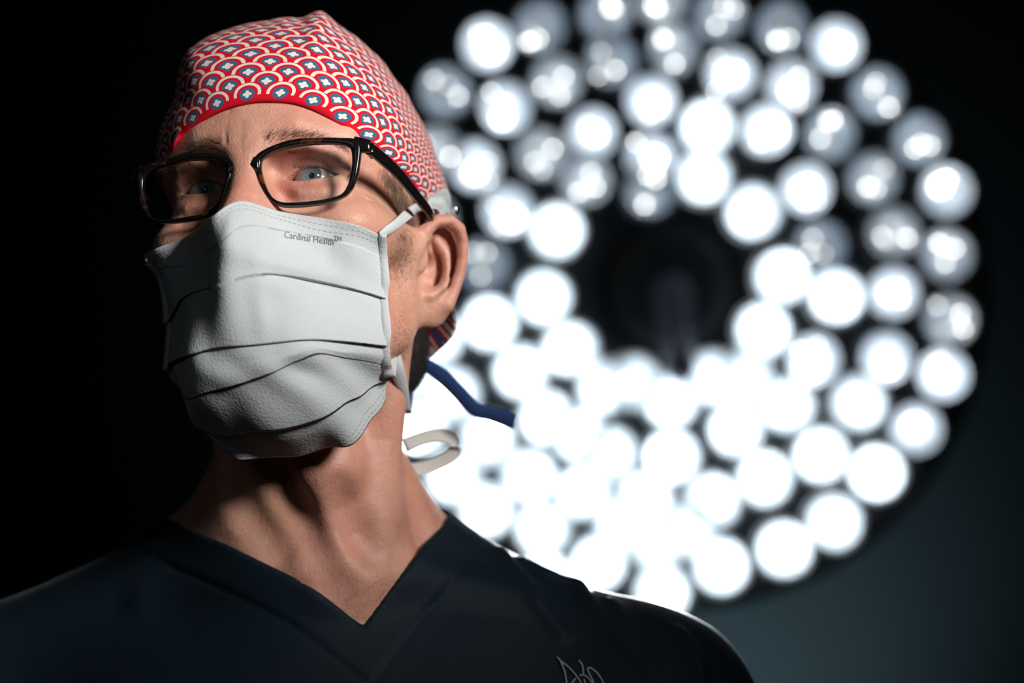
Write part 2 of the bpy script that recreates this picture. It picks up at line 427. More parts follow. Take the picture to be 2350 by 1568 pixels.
_v = [valley([(783, 1120), (800, 1170), (825, 1225), (852, 1268)], [5, 7, 7, 5], [1.5, 5, 6, 2]),
      valley([(640, 1100), (670, 1160), (700, 1215), (735, 1270)], [6, 8, 8, 5], [2, 4, 4, 1.5]),
      valley([(535, 1120), (580, 1190), (640, 1270)], [7, 8, 6], [2, 4, 2.5]),
      valley([(940, 1120), (965, 1200), (985, 1260)], [6, 7, 6], [1.5, 2.5, 1.5]),
      valley([(770, 1352), (785, 1356)], [10, 10], [3, 3])]
VALLEYS += _v
def build_body_mesh():
    xs = spaced((-260, -104, 6), (-104, -56, 1.7), (-56, -46, 1.2), (-46, -16, .85), (-16, 16, 1.1), (16, 48, .7), (48, 60, 1.0), (60, 98, 1.1), (98, 280, 5))
    ys = spaced((-45, -22, 1.5), (-22, 14, .8), (14, 40, 1.4), (40, 70, 1.7), (70, 125, 1.3), (125, 215, 4))
    zs = spaced((-330, -255, 4), (-255, -75, 1.5), (-75, -30, 1.15), (-30, -16, 1.0), (-16, 16, .62), (16, 32, 1.0), (32, 60, 1.6), (60, 130, 3.5))
    V, Q = sdf_mesh(body, xs, ys, zs, stride=5, band=17)
    return V, Q
def finish(fn, V, iters=2):
    for _ in range(iters):
        Vf = V.astype(np.float32); n = sdf_normals(fn, Vf, .3); d = fn(Vf); V = V - n * np.clip(d, -.6, .6)[:, None] * .9
    return V
PERSON_BASE = v2w(P(760, 2500, 1.42))
person = empty('person', PERSON_BASE)
tag(person, 'man in dark navy scrubs looking up and to the left', 'person')
bV, bQ = build_body_mesh()
bV = finish(body, bV)
body_o = link('body', v2w(h2v(bV)), bQ, M['skin'], person)
def flush(p):
    a = mirror_x(p); r = np.zeros(len(p))
    def g(q, c, s, w): return w * np.exp(-np.sum(((q - np.asarray(c)) / np.asarray(s)) ** 2, 1))
    r += g(a, (31, 0, 7.5), (17, 14, 4.5), .85) + g(a, (30, 0, -8), (17, 14, 5), .8) + g(a, (16, -2, -3), (6, 10, 8), .5) + g(p, (0, -22, -16), (12, 16, 14), .55) + g(a, (44, 14, -24), (18, 18, 10), .45)
    r += g(p, PH(762, 1085, 1.35), (16, 20, 16), .7) + g(p, PH(780, 1200, 1.35), (30, 25, 30), .25) + g(p, PH(780, 1330, 1.35), (40, 25, 25), .3) + g(p, PH(905, 960, 1.38), (22, 30, 34), .35)
    for q in EAR_HELIX[2:]: r += g(p, q, (6, 6, 7), .42)
    r += g(p, PH(994, 606, 1.366), (8, 9, 12), .45)
    return np.clip(r, 0, 1)
at = body_o.data.attributes.new('flush', 'FLOAT', 'POINT'); at.data.foreach_set('value', flush(bV).astype(np.float32))

# eyes
def sphere_pts(nu, nv, r, pole):
    pole = np.asarray(pole, float) / np.linalg.norm(pole); a = np.cross(pole, (0, 0, 1.0)); a /= np.linalg.norm(a); b = np.cross(pole, a)
    return pole, a, b
def eye(cx, gaze):
    c = np.array([cx, EYE[1], EYE[2]]); g, a, b = sphere_pts(0, 0, 0, gaze)
    def ring(ang, r, off=0.0):
        t = np.linspace(0, 2 * math.pi, 40, endpoint=False)
        return c + g * (r * math.cos(ang) + off) + r * math.sin(ang) * (np.cos(t)[:, None] * a + np.sin(t)[:, None] * b)
    LIM = math.asin(5.9 / EYE_R)
    V = np.vstack([ring(t, EYE_R) for t in np.linspace(LIM * .93, math.pi * .97, 26)]).reshape(26, 40, 3).transpose(1, 0, 2).reshape(-1, 3)
    ball = link('eyeball', v2w(h2v(V)), grid_faces(40, 26, True), M['sclera'], person)
    # iris disc, slightly dished, and the pupil
    zi = EYE_R * math.cos(LIM)
    def disc(r0, r1, n, z0, z1):
        t = np.linspace(0, 2 * math.pi, 40, endpoint=False); out = []
        for k in range(n):
            f = k / (n - 1); r = r0 + (r1 - r0) * f; out.append(c + g * (zi + z0 + (z1 - z0) * f) + r * (np.cos(t)[:, None] * a + np.sin(t)[:, None] * b))
        V = np.stack(out, 1).reshape(-1, 3); return V
    ir = disc(1.75, 6.0, 8, -.55, .05); n = 8
    t = np.tile(np.linspace(0, 1, n), 40); uv = np.stack([np.repeat(np.linspace(0, 1, 40), n), t], 1)
    iris = link('iris', v2w(h2v(ir)), grid_faces(40, n, True), M['iris'], ball, uv=uv)
    pv = disc(.05, 1.9, 3, -.62, -.58); link('pupil', v2w(h2v(pv)), grid_faces(40, 3, True), M['pupil'], ball)
    # clear cornea dome
    rc = 7.9; out = []; zc = zi - math.sqrt(rc * rc - 6.15 ** 2) + .12
    tt = np.linspace(0, 2 * math.pi, 40, endpoint=False)
    for an in np.linspace(.01, math.asin(6.15 / rc), 9): out.append(c + g * (zc + rc * math.cos(an)) + rc * math.sin(an) * (np.cos(tt)[:, None] * a + np.sin(tt)[:, None] * b))
    link('cornea', v2w(h2v(np.stack(out, 1).reshape(-1, 3))), grid_faces(40, 9, True), M['cornea'], ball)
    return ball
def thin_glass(name, tint=(1, 1, 1), refl=1.0, rough=.0):
    m = bpy.data.materials.new(name); m.use_nodes = True; nt = m.node_tree; nt.nodes.clear(); k = NB(nt)
    tr = k.n('ShaderNodeBsdfTransparent'); tr.inputs[0].default_value = (*tint, 1); gl = k.n('ShaderNodeBsdfGlossy'); gl.inputs['Roughness'].default_value = rough
    lw = k.n('ShaderNodeLayerWeight'); lw.inputs[0].default_value = .5; fr = k.m('ADD', .035, k.m('MULTIPLY', k.m('POWER', lw.outputs['Facing'], 5), .6)); mx = k.n('ShaderNodeMixShader'); out = k.n('ShaderNodeOutputMaterial')
    k.l(k.m('MULTIPLY', fr, refl), mx.inputs[0]); k.l(tr.outputs[0], mx.inputs[1]); k.l(gl.outputs[0], mx.inputs[2]); k.l(mx.outputs[0], out.inputs[0])
    return m
def sclera_mat():
    m, nt, b = new_mat('sclera'); k = NB(nt); f = k.ramp(k.noise(700, 4, .7, k.obj(), 1.5), .5, .75)
    k.l(k.mix(k.m('MULTIPLY', f, .5), (.62, .52, .49), (.6, .28, .24)), b.inputs['Base Color']); b.inputs['Roughness'].default_value = .18; return m
def iris_mat():
    m, nt, b = new_mat('iris'); k = NB(nt); uv = k.n('ShaderNodeSeparateXYZ'); k.l(k.uv(), uv.inputs[0])
    cb = k.n('ShaderNodeCombineXYZ'); k.l(k.m('MULTIPLY', uv.outputs[0], 34), cb.inputs[0]); k.l(k.m('MULTIPLY', uv.outputs[1], 2.2), cb.inputs[1])
    f = k.noise(1.6, 4, .65, cb.outputs[0])
    c = k.mix(k.ramp(f, .3, .72), (.045, .07, .082), (.185, .235, .25)); e = k.ramp(uv.outputs[1], .74, 1.0)
    k.l(k.mix(k.m('MULTIPLY', e, .85), c, (.03, .045, .055)), b.inputs['Base Color']); b.inputs['Roughness'].default_value = .5; return m
M['sclera'] = sclera_mat(); M['iris'] = iris_mat(); M['pupil'] = plain('pupil', (.002, .002, .002), .9, spec=0); M['cornea'] = thin_glass('cornea')
GAZE = np.array([.08, -1, .02])
eye(EYE[0], GAZE); eye(-EYE[0], GAZE)
# ------------------------------------------------------------------ eyebrows, lashes, sideburn, stubble, chest hair
def hair_tuft(name, roots, dirs, lengths, r, mat, parent, bend=None, seed=1, segs=3, label=None):
    rng = np.random.default_rng(seed); V = []; Fc = []; b = 0
    for i in range(len(roots)):
        L = lengths[i] if np.ndim(lengths) else lengths; d = dirs[i] / (np.linalg.norm(dirs[i]) + 1e-9)
        side = np.cross(d, rng.normal(size=3)); side /= np.linalg.norm(side) + 1e-9; up = np.cross(side, d)
        bd = (bend[i] if bend is not None else np.zeros(3)) + rng.normal(size=3) * .12
        for s in range(segs + 1):
            t = s / segs; c = roots[i] + d * L * t + bd * L * t * t; rr = r * (1 - .85 * t)
            for k in range(3):
                an = 2.094 * k; V.append(c + rr * (math.cos(an) * side + math.sin(an) * up))
        for s in range(segs):
            for k in range(3):
                k2 = (k + 1) % 3; a = b + s * 3; Fc.append((a + k, a + k2, a + 3 + k2, a + 3 + k))
        b += 3 * (segs + 1)
    o = link(name, v2w(h2v(np.array(V))), np.array(Fc), mat, parent); 
    o['kind'] = 'stuff'
    return o
rng = np.random.default_rng(5)
def scatter_px(poly, n, jit=7.0):
    poly = np.asarray(poly, float); lo, hi = poly.min(0), poly.max(0); out = []
    while len(out) < n:
        q = lo + rng.random((n * 3, 2)) * (hi - lo); x, y = q.T; ins = np.zeros(len(q), bool)
        for i in range(len(poly)):
            (x1, y1), (x2, y2) = poly[i], poly[(i + 1) % len(poly)]
            c = ((y1 > y) != (y2 > y)) & (x < (x2 - x1) * (y - y1) / (y2 - y1 + 1e-9) + x1); ins ^= c
        out += q[ins].tolist()
    uv = np.array(out[:n]) + rng.normal(size=(n, 2)) * jit; pv, hit = raycast(body, uv); h = v2h(pv)[hit]; n_ = sdf_normals(body, h); return h, n_
def image_dir(du, dv): return RH.T @ np.array([du, 0, -dv], float)
# eyebrows
for sx, nm in ((1, 'eyebrow'), (-1, 'eyebrow')):
    t = rng.random(330); x = sx * (11 + 40 * t); z = 15.2 + 4.5 * np.sin(t * 2.4) - 4.0 * t + rng.normal(size=330) * 1.7 * (1 - .4 * t)
    r0 = []; 
    yy = np.linspace(-26, 40, 120)
    for a, c in zip(x, z):
        q = np.stack([np.full(120, a), yy, np.full(120, c)], 1); v = body(q); i = np.argmax(v < 0); r0.append(q[i])
    r0 = np.array(r0); n0 = sdf_normals(body, r0); d0 = np.stack([sx * (.6 + .5 * t), 0 * t, .75 - 1.0 * t], 1) + n0 * .28 + rng.normal(size=(330, 3)) * .15
    hair_tuft(nm, r0 - n0 * .2, d0, 6 + 3 * rng.random(330), .09, M['hair'], person, seed=3)
# lashes on the upper and lower lids
for sx in (1, -1):
    n = 70; t = np.linspace(-.8, .9, n) + rng.normal(size=n) * .02; x = EYE[0] + 13 * t; R = 23.5
    zu = (4.6 - R) + np.sqrt(R * R - (x - EYE[0]) ** 2) + .05 * (x - EYE[0]); y = EYE[1] - np.sqrt(np.maximum(14.1 ** 2 - (x - EYE[0]) ** 2 - zu ** 2, 1))
    r0 = np.stack([sx * x, y, zu], 1); d0 = np.stack([sx * t * .5, -np.ones(n), .35 + 0 * t], 1) + rng.normal(size=(n, 3)) * .1
    hair_tuft('upper_eyelashes', r0, d0, 4.5 + 1.5 * rng.random(n), .06, M['lash'], person, bend=np.stack([0 * t, 0 * t, .7 + 0 * t], 1), seed=4)
    zl = (-3.4 + 31) - np.sqrt(31 ** 2 - (x - EYE[0]) ** 2) + .05 * (x - EYE[0]); y = EYE[1] - np.sqrt(np.maximum(14.1 ** 2 - (x - EYE[0]) ** 2 - zl ** 2, 1))
    r0 = np.stack([sx * x, y, zl - .4], 1)[::2]; d0 = (np.stack([sx * t * .5, -np.ones(n), -.5 + 0 * t], 1) + rng.normal(size=(n, 3)) * .1)[::2]
    hair_tuft('lower_eyelashes', r0, d0, 2.3, .04, M['lash'], person, seed=6)
# sideburn and temple hair, cropped
h, n_ = scatter_px([(872, 385), (905, 400), (955, 480), (950, 520), (932, 545), (918, 545), (915, 505), (898, 440)], 2200)
hair_tuft('sideburn', h - n_ * .3, image_dir(-.1, 1) + n_ * .35 + rng.normal(size=(len(h), 3)) * .25, 3 + 4 * rng.random(len(h)), .07, M['hair'], person, seed=7)
h, n_ = scatter_px([(950, 505), (948, 560), (930, 630), (902, 655), (896, 600), (915, 525)], 260)
hair_tuft('sideburn', h - n_ * .3, image_dir(-.1, 1) + n_ * .35 + rng.normal(size=(len(h), 3)) * .25, 2 + 3 * rng.random(len(h)), .06, M['hair'], person, seed=17)
h, n_ = scatter_px([(890, 575), (935, 560), (945, 640), (940, 740), (935, 840), (905, 800), (893, 700)], 1300)
hair_tuft('stubble', h - n_ * .2, image_dir(-.1, 1) + n_ * .5 + rng.normal(size=(len(h), 3)) * .35, .9 + 1.6 * rng.random(len(h)), .07, M['hair'], person, seed=8)
h, n_ = scatter_px([(560, 1060), (800, 1030), (860, 1100), (800, 1250), (640, 1230), (520, 1120)], 900)
hair_tuft('neck_stubble', h - n_ * .2, image_dir(-.3, .8) + n_ * .5 + rng.normal(size=(len(h), 3)) * .35, .7 + .9 * rng.random(len(h)), .05, M['hair'], person, seed=9)
h, n_ = scatter_px([(745, 1330), (800, 1350), (860, 1320), (905, 1330), (835, 1425)], 90, 0)
hair_tuft('chest_hair', h - n_ * .2, image_dir(0, -.2) + n_ * .35 + rng.normal(size=(len(h), 3)) * .9, 5 + 7 * rng.random(len(h)), .05, M['lash'], person, bend=rng.normal(size=(len(h), 3)) * .6, seed=10, segs=6)
# dark cropped hair of the nape below the cap
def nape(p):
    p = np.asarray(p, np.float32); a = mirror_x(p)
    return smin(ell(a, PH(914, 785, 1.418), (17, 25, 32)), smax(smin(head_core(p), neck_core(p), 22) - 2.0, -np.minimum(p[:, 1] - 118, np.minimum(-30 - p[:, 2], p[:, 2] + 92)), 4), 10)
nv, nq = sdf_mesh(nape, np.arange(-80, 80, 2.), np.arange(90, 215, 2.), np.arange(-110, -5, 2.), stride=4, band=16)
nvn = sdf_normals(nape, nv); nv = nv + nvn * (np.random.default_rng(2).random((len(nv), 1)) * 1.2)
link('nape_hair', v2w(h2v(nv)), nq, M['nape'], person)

# ------------------------------------------------------------------ scrub top
def cloth_mat(name, c1, c2, weave, sheen, rough=.85):
    m, nt, b = new_mat(name); k = NB(nt); o = k.obj(); f = k.noise(90, 4, .6, o)
    k.l(k.mix(f, c1, c2), b.inputs['Base Color']); b.inputs['Roughness'].default_value = .6; b.inputs['Specular IOR Level'].default_value = .12
    b.inputs['Sheen Weight'].default_value = sheen; b.inputs['Sheen Roughness'].default_value = .25; b.inputs['Sheen Tint'].default_value = (.7, .85, 1, 1)
    wv = k.n('ShaderNodeTexWave'); wv.inputs['Scale'].default_value = weave; wv.bands_direction = 'DIAGONAL'; k.l(o, wv.inputs['Vector'])
    k.l(k.bump(k.m('ADD', k.m('MULTIPLY', wv.outputs['Fac'], .6), k.noise(weave * 1.5, 2, .5, o)), .25, .0004), b.inputs['Normal']); return m
M['scrub'] = cloth_mat('navy_scrub_cloth', (.0062, .0132, .0205), (.0080, .0165, .0250), 700, .3)
M['thread'] = plain('pale_thread', (.42, .45, .48), .6)
VL = np.array([(300, 1140), (363, 1177), (435, 1213), (520, 1249), (606, 1292), (669, 1322), (733, 1360), (797, 1409), (833, 1437)], float)
VR = np.array([(833, 1437), (874, 1381), (925, 1313), (972, 1249), (1015, 1207), (1032, 1177), (1050, 1150)], float)
def vcut(uv):
    """mm outside the neckline (negative inside the V)"""
    u, v = uv[:, 0], uv[:, 1]
    yl = np.interp(u, VL[:, 0], VL[:, 1], right=1e4); sl = np.interp(u, VL[:-1, 0], np.arctan2(np.diff(VL[:, 1]), np.diff(VL[:, 0])))
    yl = np.where(u > 833, 1437 + (u - 833) * .58, yl); dl = (v - yl) * np.cos(sl)
    VRs = VR; yr = np.interp(u, VRs[:, 0], VRs[:, 1]); yr = np.where(u < 833, 1437 + (833 - u) * 1.35, yr); yr = np.where(u > 1050, 1150 - (u - 1050) * 1.3, yr)
    dr = (v - yr) * .60
    return np.maximum(dl, dr) / 4.05
def scrub_base(p):
    d = neck_core(p); return smin(d, torso(p), 26)
WR = []
def scrub(p):
    p = np.asarray(p, np.float32); pv = h2v(p); uv = proj(pv); dep = pv[:, 1]
    d = scrub_base(p) - 3.2
    c = vcut(uv)
    front = dep < 1.425
    hem = front * .8 / (1 + np.exp(np.clip((c - 23.5) / .8, -30, 30))) - 1.0 * np.exp(-((c - 23.8) / 1.7) ** 2) * front
    d = d - hem
    nz = 1.1 * np.sin(p[:, 0] * .055 + p[:, 2] * .03 + 1.3 * np.sin(p[:, 2] * .04)) * np.clip((uv[:, 0] - 950) / 500, 0, 1)
    d = d - nz
    for pts, r, k in WR: d = smin(d, chain(p, pts, r), k)
    cv = np.maximum(c, (dep - 1.432) * 1000); cb = (uv[:, 1] - 1166) / 4.0
    cut = np.minimum(cv, cb)
    return smax(d, -cut, 1.6)
_s = lambda p: scrub_base(np.asarray(p, np.float32)) - 3.2
for uvs, r, k, out in (([(1150, 1268), (1180, 1310), (1235, 1385), (1290, 1458)], [2.2, 3.2, 2.6, 1.2], 9, -.3), ([(1325, 1345), (1355, 1390), (1425, 1465), (1495, 1540)], [2.6, 3.4, 2.8, 1.2], 9, -.3),
                       ([(1200, 1287), (1262, 1318), (1325, 1345)], [1.8, 2.4, 2.0], 7, -.2), ([(1555, 1450), (1590, 1500), (1610, 1560)], [2.0, 3.0, 2.2], 8, -.3), ([(1400, 1385), (1440, 1440)], [2, 1.4], 10, -1.2)):
    WR.append((on_surface(_s, uvs, out), r, k))
def torso_grid(p): return scrub(v2h(np.asarray(p, float) / 1000.0))
gx = spaced((-470, -345, 6), (-345, -240, 2.6), (-240, 190, 1.9)); gy = np.arange(1225, 1560, 2.4); gz = spaced((-560, -215, 6), (-215, -70, 1.7))
sV, sQ = sdf_mesh(torso_grid, gx, gy, gz, stride=5, band=22)
top = link('scrub_top', v2w(sV / 1000.0), sQ, M['scrub'], person); top['label'] = 'dark navy V-neck scrub top'
# chest embroidery, cut off by the picture's edge
EMB = [[(930, 1375), (965, 1412), (1005, 1442), (1055, 1492), (1100, 1550), (1130, 1600)], [(955, 1405), (985, 1480), (1000, 1560), (1004, 1620)], [(1098, 1402), (1125, 1440), (1132, 1505)],
       [(1104, 1513), (1150, 1520), (1190, 1560), (1220, 1600)], [(1215, 1575), (1182, 1510), (1165, 1468), (1184, 1459), (1228, 1486), (1262, 1530), (1280, 1560), (1290, 1600)], [(1040, 1580), (1072, 1538)], [(1138, 1545), (1146, 1575)]]
V = []; Fc = []
for st in EMB:
    uv = catmull(np.array(st) / 3.35 + np.array([1000, 1100]), 26); h = on_surface(_s, uv, 1.2)
    a, f = tube(h, .42, 6); o = len(V); V += a.tolist(); Fc += [tuple(i + o for i in q) for q in f]
e = link('embroidery', v2w(h2v(np.array(V))), Fc, M['thread'], top); e['label'] = 'pale handwriting-style embroidered lettering'

# trousers below the frame carry him down to the floor
def trousers(p):
    p = np.asarray(p, np.float32); d = ell(p, (-100, 1470, 1010), (185, 125, 160))
    for sx in (-1, 1): d = smin(d, chain(p, [(-100 + sx * 90, 1470, 950), (-100 + sx * 105, 1460, 520), (-100 + sx * 110, 1480, 70)], [95, 72, 66]), 60)
    return np.maximum(d, 8 - p[:, 2])
tV, tQ = sdf_mesh(trousers, np.arange(-330, 140, 12.), np.arange(1300, 1640, 12.), np.arange(-12, 1200, 14.), stride=3, band=60)
tV[:, 2] = np.maximum(tV[:, 2], 0); link('scrub_trousers', tV / 1000.0, tQ, M['scrub'], person)
# ------------------------------------------------------------------ surgical cap
def cap_mat():
    """red cloth with rows of cream scallops, each round a blue spot with a small cream flower"""
    m, nt, b = new_mat('printed_cap_cotton'); k = NB(nt); s = k.n('ShaderNodeSeparateXYZ'); k.l(k.uv(), s.inputs[0])
    PT = 16.6; R = PT / 2
    u = k.m('DIVIDE', s.outputs[0], PT); v = k.m('DIVIDE', s.outputs[1], R * .86)
    j = k.m('FLOOR', v); fv = k.m('SUBTRACT', v, j)
    def row(jj, dy):
        half = k.m('MULTIPLY', k.m('MODULO', k.m('ADD', jj, 1000), 2), .5)
        x = k.m('SUBTRACT', u, half); dx = k.m('MULTIPLY', k.m('SUBTRACT', x, k.m('ROUND', x)), 2.0)      # in radii
        dyr = k.m('MULTIPLY', dy, .86)
        return dx, dyr, k.m('SQRT', k.m('ADD', k.m('MULTIPLY', dx, dx), k.m('MULTIPLY', dyr, dyr)))
    x0, y0, d0 = row(j, fv); x1, y1, d1 = row(k.m('ADD', j, 1), k.m('SUBTRACT', fv, 1))
    top = k.m('MULTIPLY', k.m('LESS_THAN', d0, 1.0), k.m('ADD', k.m('GREATER_THAN', j, .5), k.m('LESS_THAN', j, -.5)))
    def sel(a, c): return k.m('ADD', k.m('MULTIPLY', a, top), k.m('MULTIPLY', c, k.m('SUBTRACT', 1, top)))
    d = sel(d0, d1); x = sel(x0, x1); y = sel(y0, y1)
    an = k.m('ARCTAN2', y, x); lobe = k.m('ADD', .15, k.m('MULTIPLY', k.m('ABSOLUTE', k.m('COSINE', k.m('MULTIPLY', an, 2))), .13))
    flower = k.m('LESS_THAN', d, lobe); blue = k.m('LESS_THAN', d, .46)
    cream = k.m('MULTIPLY', k.m('GREATER_THAN', d, .65), k.m('LESS_THAN', d, .84))
    cream = k.m('MULTIPLY', cream, k.m('GREATER_THAN', y, -.12))
    o = k.obj(); fad = k.noise(160, 3, .6, o)
    redc = k.mix(k.m('MULTIPLY', fad, .4), (.62, .004, .020), (.46, .003, .014)); cr = k.mix(fad, (.78, .69, .58), (.66, .57, .47)); bl = k.mix(fad, (.028, .095, .19), (.045, .13, .235))
    c = k.mix(cream, redc, cr); c = k.mix(blue, c, bl); c = k.mix(flower, c, cr); k.l(c, b.inputs['Base Color'])
    b.inputs['Roughness'].default_value = .88; b.inputs['Specular IOR Level'].default_value = .15
    w1 = k.noise(1500, 2, .5, o); k.l(k.bump(w1, .3, .0003, k.bump(k.noise(55, 3, .5, o), .4, .0016)), b.inputs['Normal'])
    return m
M['cap'] = cap_mat()
CAP_C = np.array([-2.0, 88.0, 30.0]); POLE = np.array([-.05, .80, .60]); POLE /= np.linalg.norm(POLE)
hc3 = lambda p: head_core(np.asarray(p, np.float32)) - 2.6
def brim_px(l): return v2h(raycast(hc3, l)[0])
b_left = brim_px([(392, 352), (420, 308), (473, 269), (526, 245), (585, 232)])
b_right = brim_px([(628, 231), (672, 235), (721, 252), (771, 280), (821, 313), (860, 345), (905, 384), (945, 424)])
b_side = np.array([(68, 98, 6), (70, 111, -12), (70, 125, -32), (61, 150, -51), (0, 180, -64), (-60, 152, -52), (-70, 128, -30), (-72, 104, -8), (-70, 84, 12), (-69, 62, 20)], float)
for _ in range(6):                                        # keep the hidden part of the edge outside the skull
    dd = hc3(b_side); b_side = b_side - sdf_normals(hc3, b_side) * np.minimum(dd, 0)[:, None]
brim = np.vstack([b_right, b_side, b_left]); NL, NS = 220, 90
B = catmull(brim, NL, closed=True)
seg = np.linalg.norm(np.roll(B, -1, 0) - B, axis=1); arc = np.concatenate([[0], np.cumsum(seg)])[:-1]
# u = 0 at the brow, so the pattern seam falls at the back
mid = np.argmin(B[:, 1]); arcs = arc - arc[mid]; tot = seg.sum(); arcs = (arcs + tot / 2) % tot - tot / 2
d0 = B - CAP_C; r0 = np.linalg.norm(d0, axis=1); d0 /= r0[:, None]
om = np.arccos(np.clip(d0 @ POLE, -1, 1)); S = np.linspace(0, 1, NS)
D = (np.sin((1 - S)[None, :] * om[:, None])[..., None] * d0[:, None] + np.sin(S[None, :] * om[:, None])[..., None] * POLE) / np.sin(om)[:, None, None]
rad = np.full(D.shape[:2], 60.0)
for _ in range(40): rad += np.clip(head_core((CAP_C + D * rad[..., None]).reshape(-1, 3).astype(np.float32)).reshape(rad.shape) * -1.0, -20, 20) * -.9 * -1 if False else -head_core((CAP_C + D * rad[..., None]).reshape(-1, 3).astype(np.float32)).reshape(rad.shape) * .9
rad = np.maximum(rad, 0)
lift = 2.6 + 5.0 * np.clip(S / .35, 0, 1) ** .8
rad = rad + lift[None, :]
wS = np.clip(S / .06, 0, 1); rad = rad * wS[None, :] + r0[:, None] * (1 - wS)[None, :]
capH = CAP_C + D * rad[..., None]
capV = h2v(capH)
# the cloth stands off the skull in places: fit its outline
CT = np.array([690.0, 300.0])
SIL = np.array([(383, 352), (392, 290), (397, 230), (402, 175), (425, 118), (470, 82), (540, 57), (620, 44), (690, 38), (712, 25), (738, 22), (762, 36), (800, 70), (850, 112), (900, 170), (950, 240), (985, 300), (1010, 358), (1030, 410), (1042, 450), (1047, 500), (1049, 560), (1047, 640), (1041, 700), (1030, 748), (1010, 775)], float) - CT
ta = np.arctan2(-SIL[:, 1], SIL[:, 0]); tr = np.hypot(*SIL.T); ta = np.where(ta < -2, ta + 2 * math.pi, ta)
o = np.argsort(ta); ta, tr = ta[o], tr[o]
for it in range(5):
    pr = proj(capV) - CT; a = np.arctan2(-pr[..., 1], pr[..., 0]); a = np.where(a < -2, a + 2 * math.pi, a); q = np.hypot(pr[..., 0], pr[..., 1])
    bins = np.linspace(-1.05, 3.4, 84); cur = np.array([q[(a >= bins[i] - .03) & (a < bins[i + 1] + .03)].max() if ((a >= bins[i] - .03) & (a < bins[i + 1] + .03)).any() else np.nan for i in range(83)])
    bc = (bins[1:] + bins[:-1]) / 2; g = np.interp(bc, ta, tr) / cur; g = np.where(np.isnan(g), 1, g); g = np.convolve(np.pad(g, 2, 'edge'), [.1, .2, .4, .2, .1], 'valid')
    ga = np.interp(a, bc, g); ga = np.where(a < ta[0], 1 + (ga - 1) * np.clip(1 - (ta[0] - a) / .3, 0, 1), ga)
    wt = np.clip((q / np.interp(a, ta, tr) - .35) / .5, 0, 1) * np.clip(S / .10, 0, 1)[None, :]
    wt = np.minimum(wt, 1); f = 1 + (ga - 1) * wt
    cz = P(CT[0], CT[1], 1.0)
    c3 = np.stack([cz[0] * capV[..., 1], capV[..., 1], cz[2] * capV[..., 1]], -1)
    capV = np.where(np.array([True, False, True]), c3 + (capV - c3) * f[..., None], capV)
hh_ = v2h(capV).reshape(-1, 3)
for _ in range(4):
    dd = hc3(hh_) + .6; hh_ = hh_ - sdf_normals(hc3, hh_) * np.minimum(dd, 0)[:, None]
capV = h2v(hh_).reshape(capV.shape)
# soft creases
ph = arcs[:, None] * .045; capV[..., 1] += .0008 * np.sin(ph * 3 + 5 * S[None]) * np.clip(S / .2, 0, 1)[None]
cap_len = np.concatenate([np.zeros((NL, 1)), np.cumsum(np.linalg.norm(np.diff(capV, axis=1), axis=2), axis=1)], 1) * 1000
U = np.repeat(arcs[:, None], NS, 1)
# sheet width shrinks towards the crown: keep the print at its size there by following the real ring length
ring = np.linalg.norm(np.roll(capV, -1, 0) - capV, axis=2).sum(0) * 1000
scl = (.35 + .65 * (ring / ring[0]))[None, :]
uvc = np.stack([np.sign(U) * (np.minimum(np.abs(U), 75) * scl + np.maximum(np.abs(U) - 75, 0)), cap_len + 2.2], -1)
# behind the ears the cloth hangs the other way of the grain
hb = v2h(capV); phi = np.arctan2(hb[..., 1] - 88, hb[..., 0] + 3); bk = np.abs(arcs) > np.abs(arcs[np.argmin(np.linalg.norm(B - np.array([68, 98, 6.]), axis=1))])
uvc[bk] = np.stack([phi * 82, hb[..., 2] * 1.05], -1)[bk]
cap_e = empty('scrub_hat', v2w(capV.reshape(-1, 3)).mean(0) * [1, 1, 0] + [0, 0, v2w(capV.reshape(-1, 3))[:, 2].min()])
tag(cap_e, 'red cloth surgical cap with cream scallops and blue spots', 'cap')
# outer cloth plus a turned-in edge
edge_in = np.stack([capV[:, 0] + (h2v(CAP_C) - capV[:, 0]) * .018, capV[:, 0] + (h2v(CAP_C) - capV[:, 0]) * .022 + (capV[:, 4] - capV[:, 0]) * 1.0], 1)
allV = np.concatenate([edge_in[:, ::-1], capV], 1); uva = np.concatenate([uvc[:, :1] + [0, 5], uvc[:, :1], uvc], 1)
# duplicate the seam column so the print does not smear there
cut = int(np.argmin(arcs)); allV = np.roll(allV, -cut, 0); uva = np.roll(uva, -cut, 0)
allV = np.concatenate([allV, allV[:1]], 0); lastu = uva[:1].copy(); lastu[..., 0] = lastu[..., 0] * -1; uva = np.concatenate([uva, lastu], 0)
link('cap_cloth', v2w(allV.reshape(-1, 3)), grid_faces(NL + 1, NS + 2)[:, ::-1], M['cap'], cap_e, uv=uva.reshape(-1, 2))
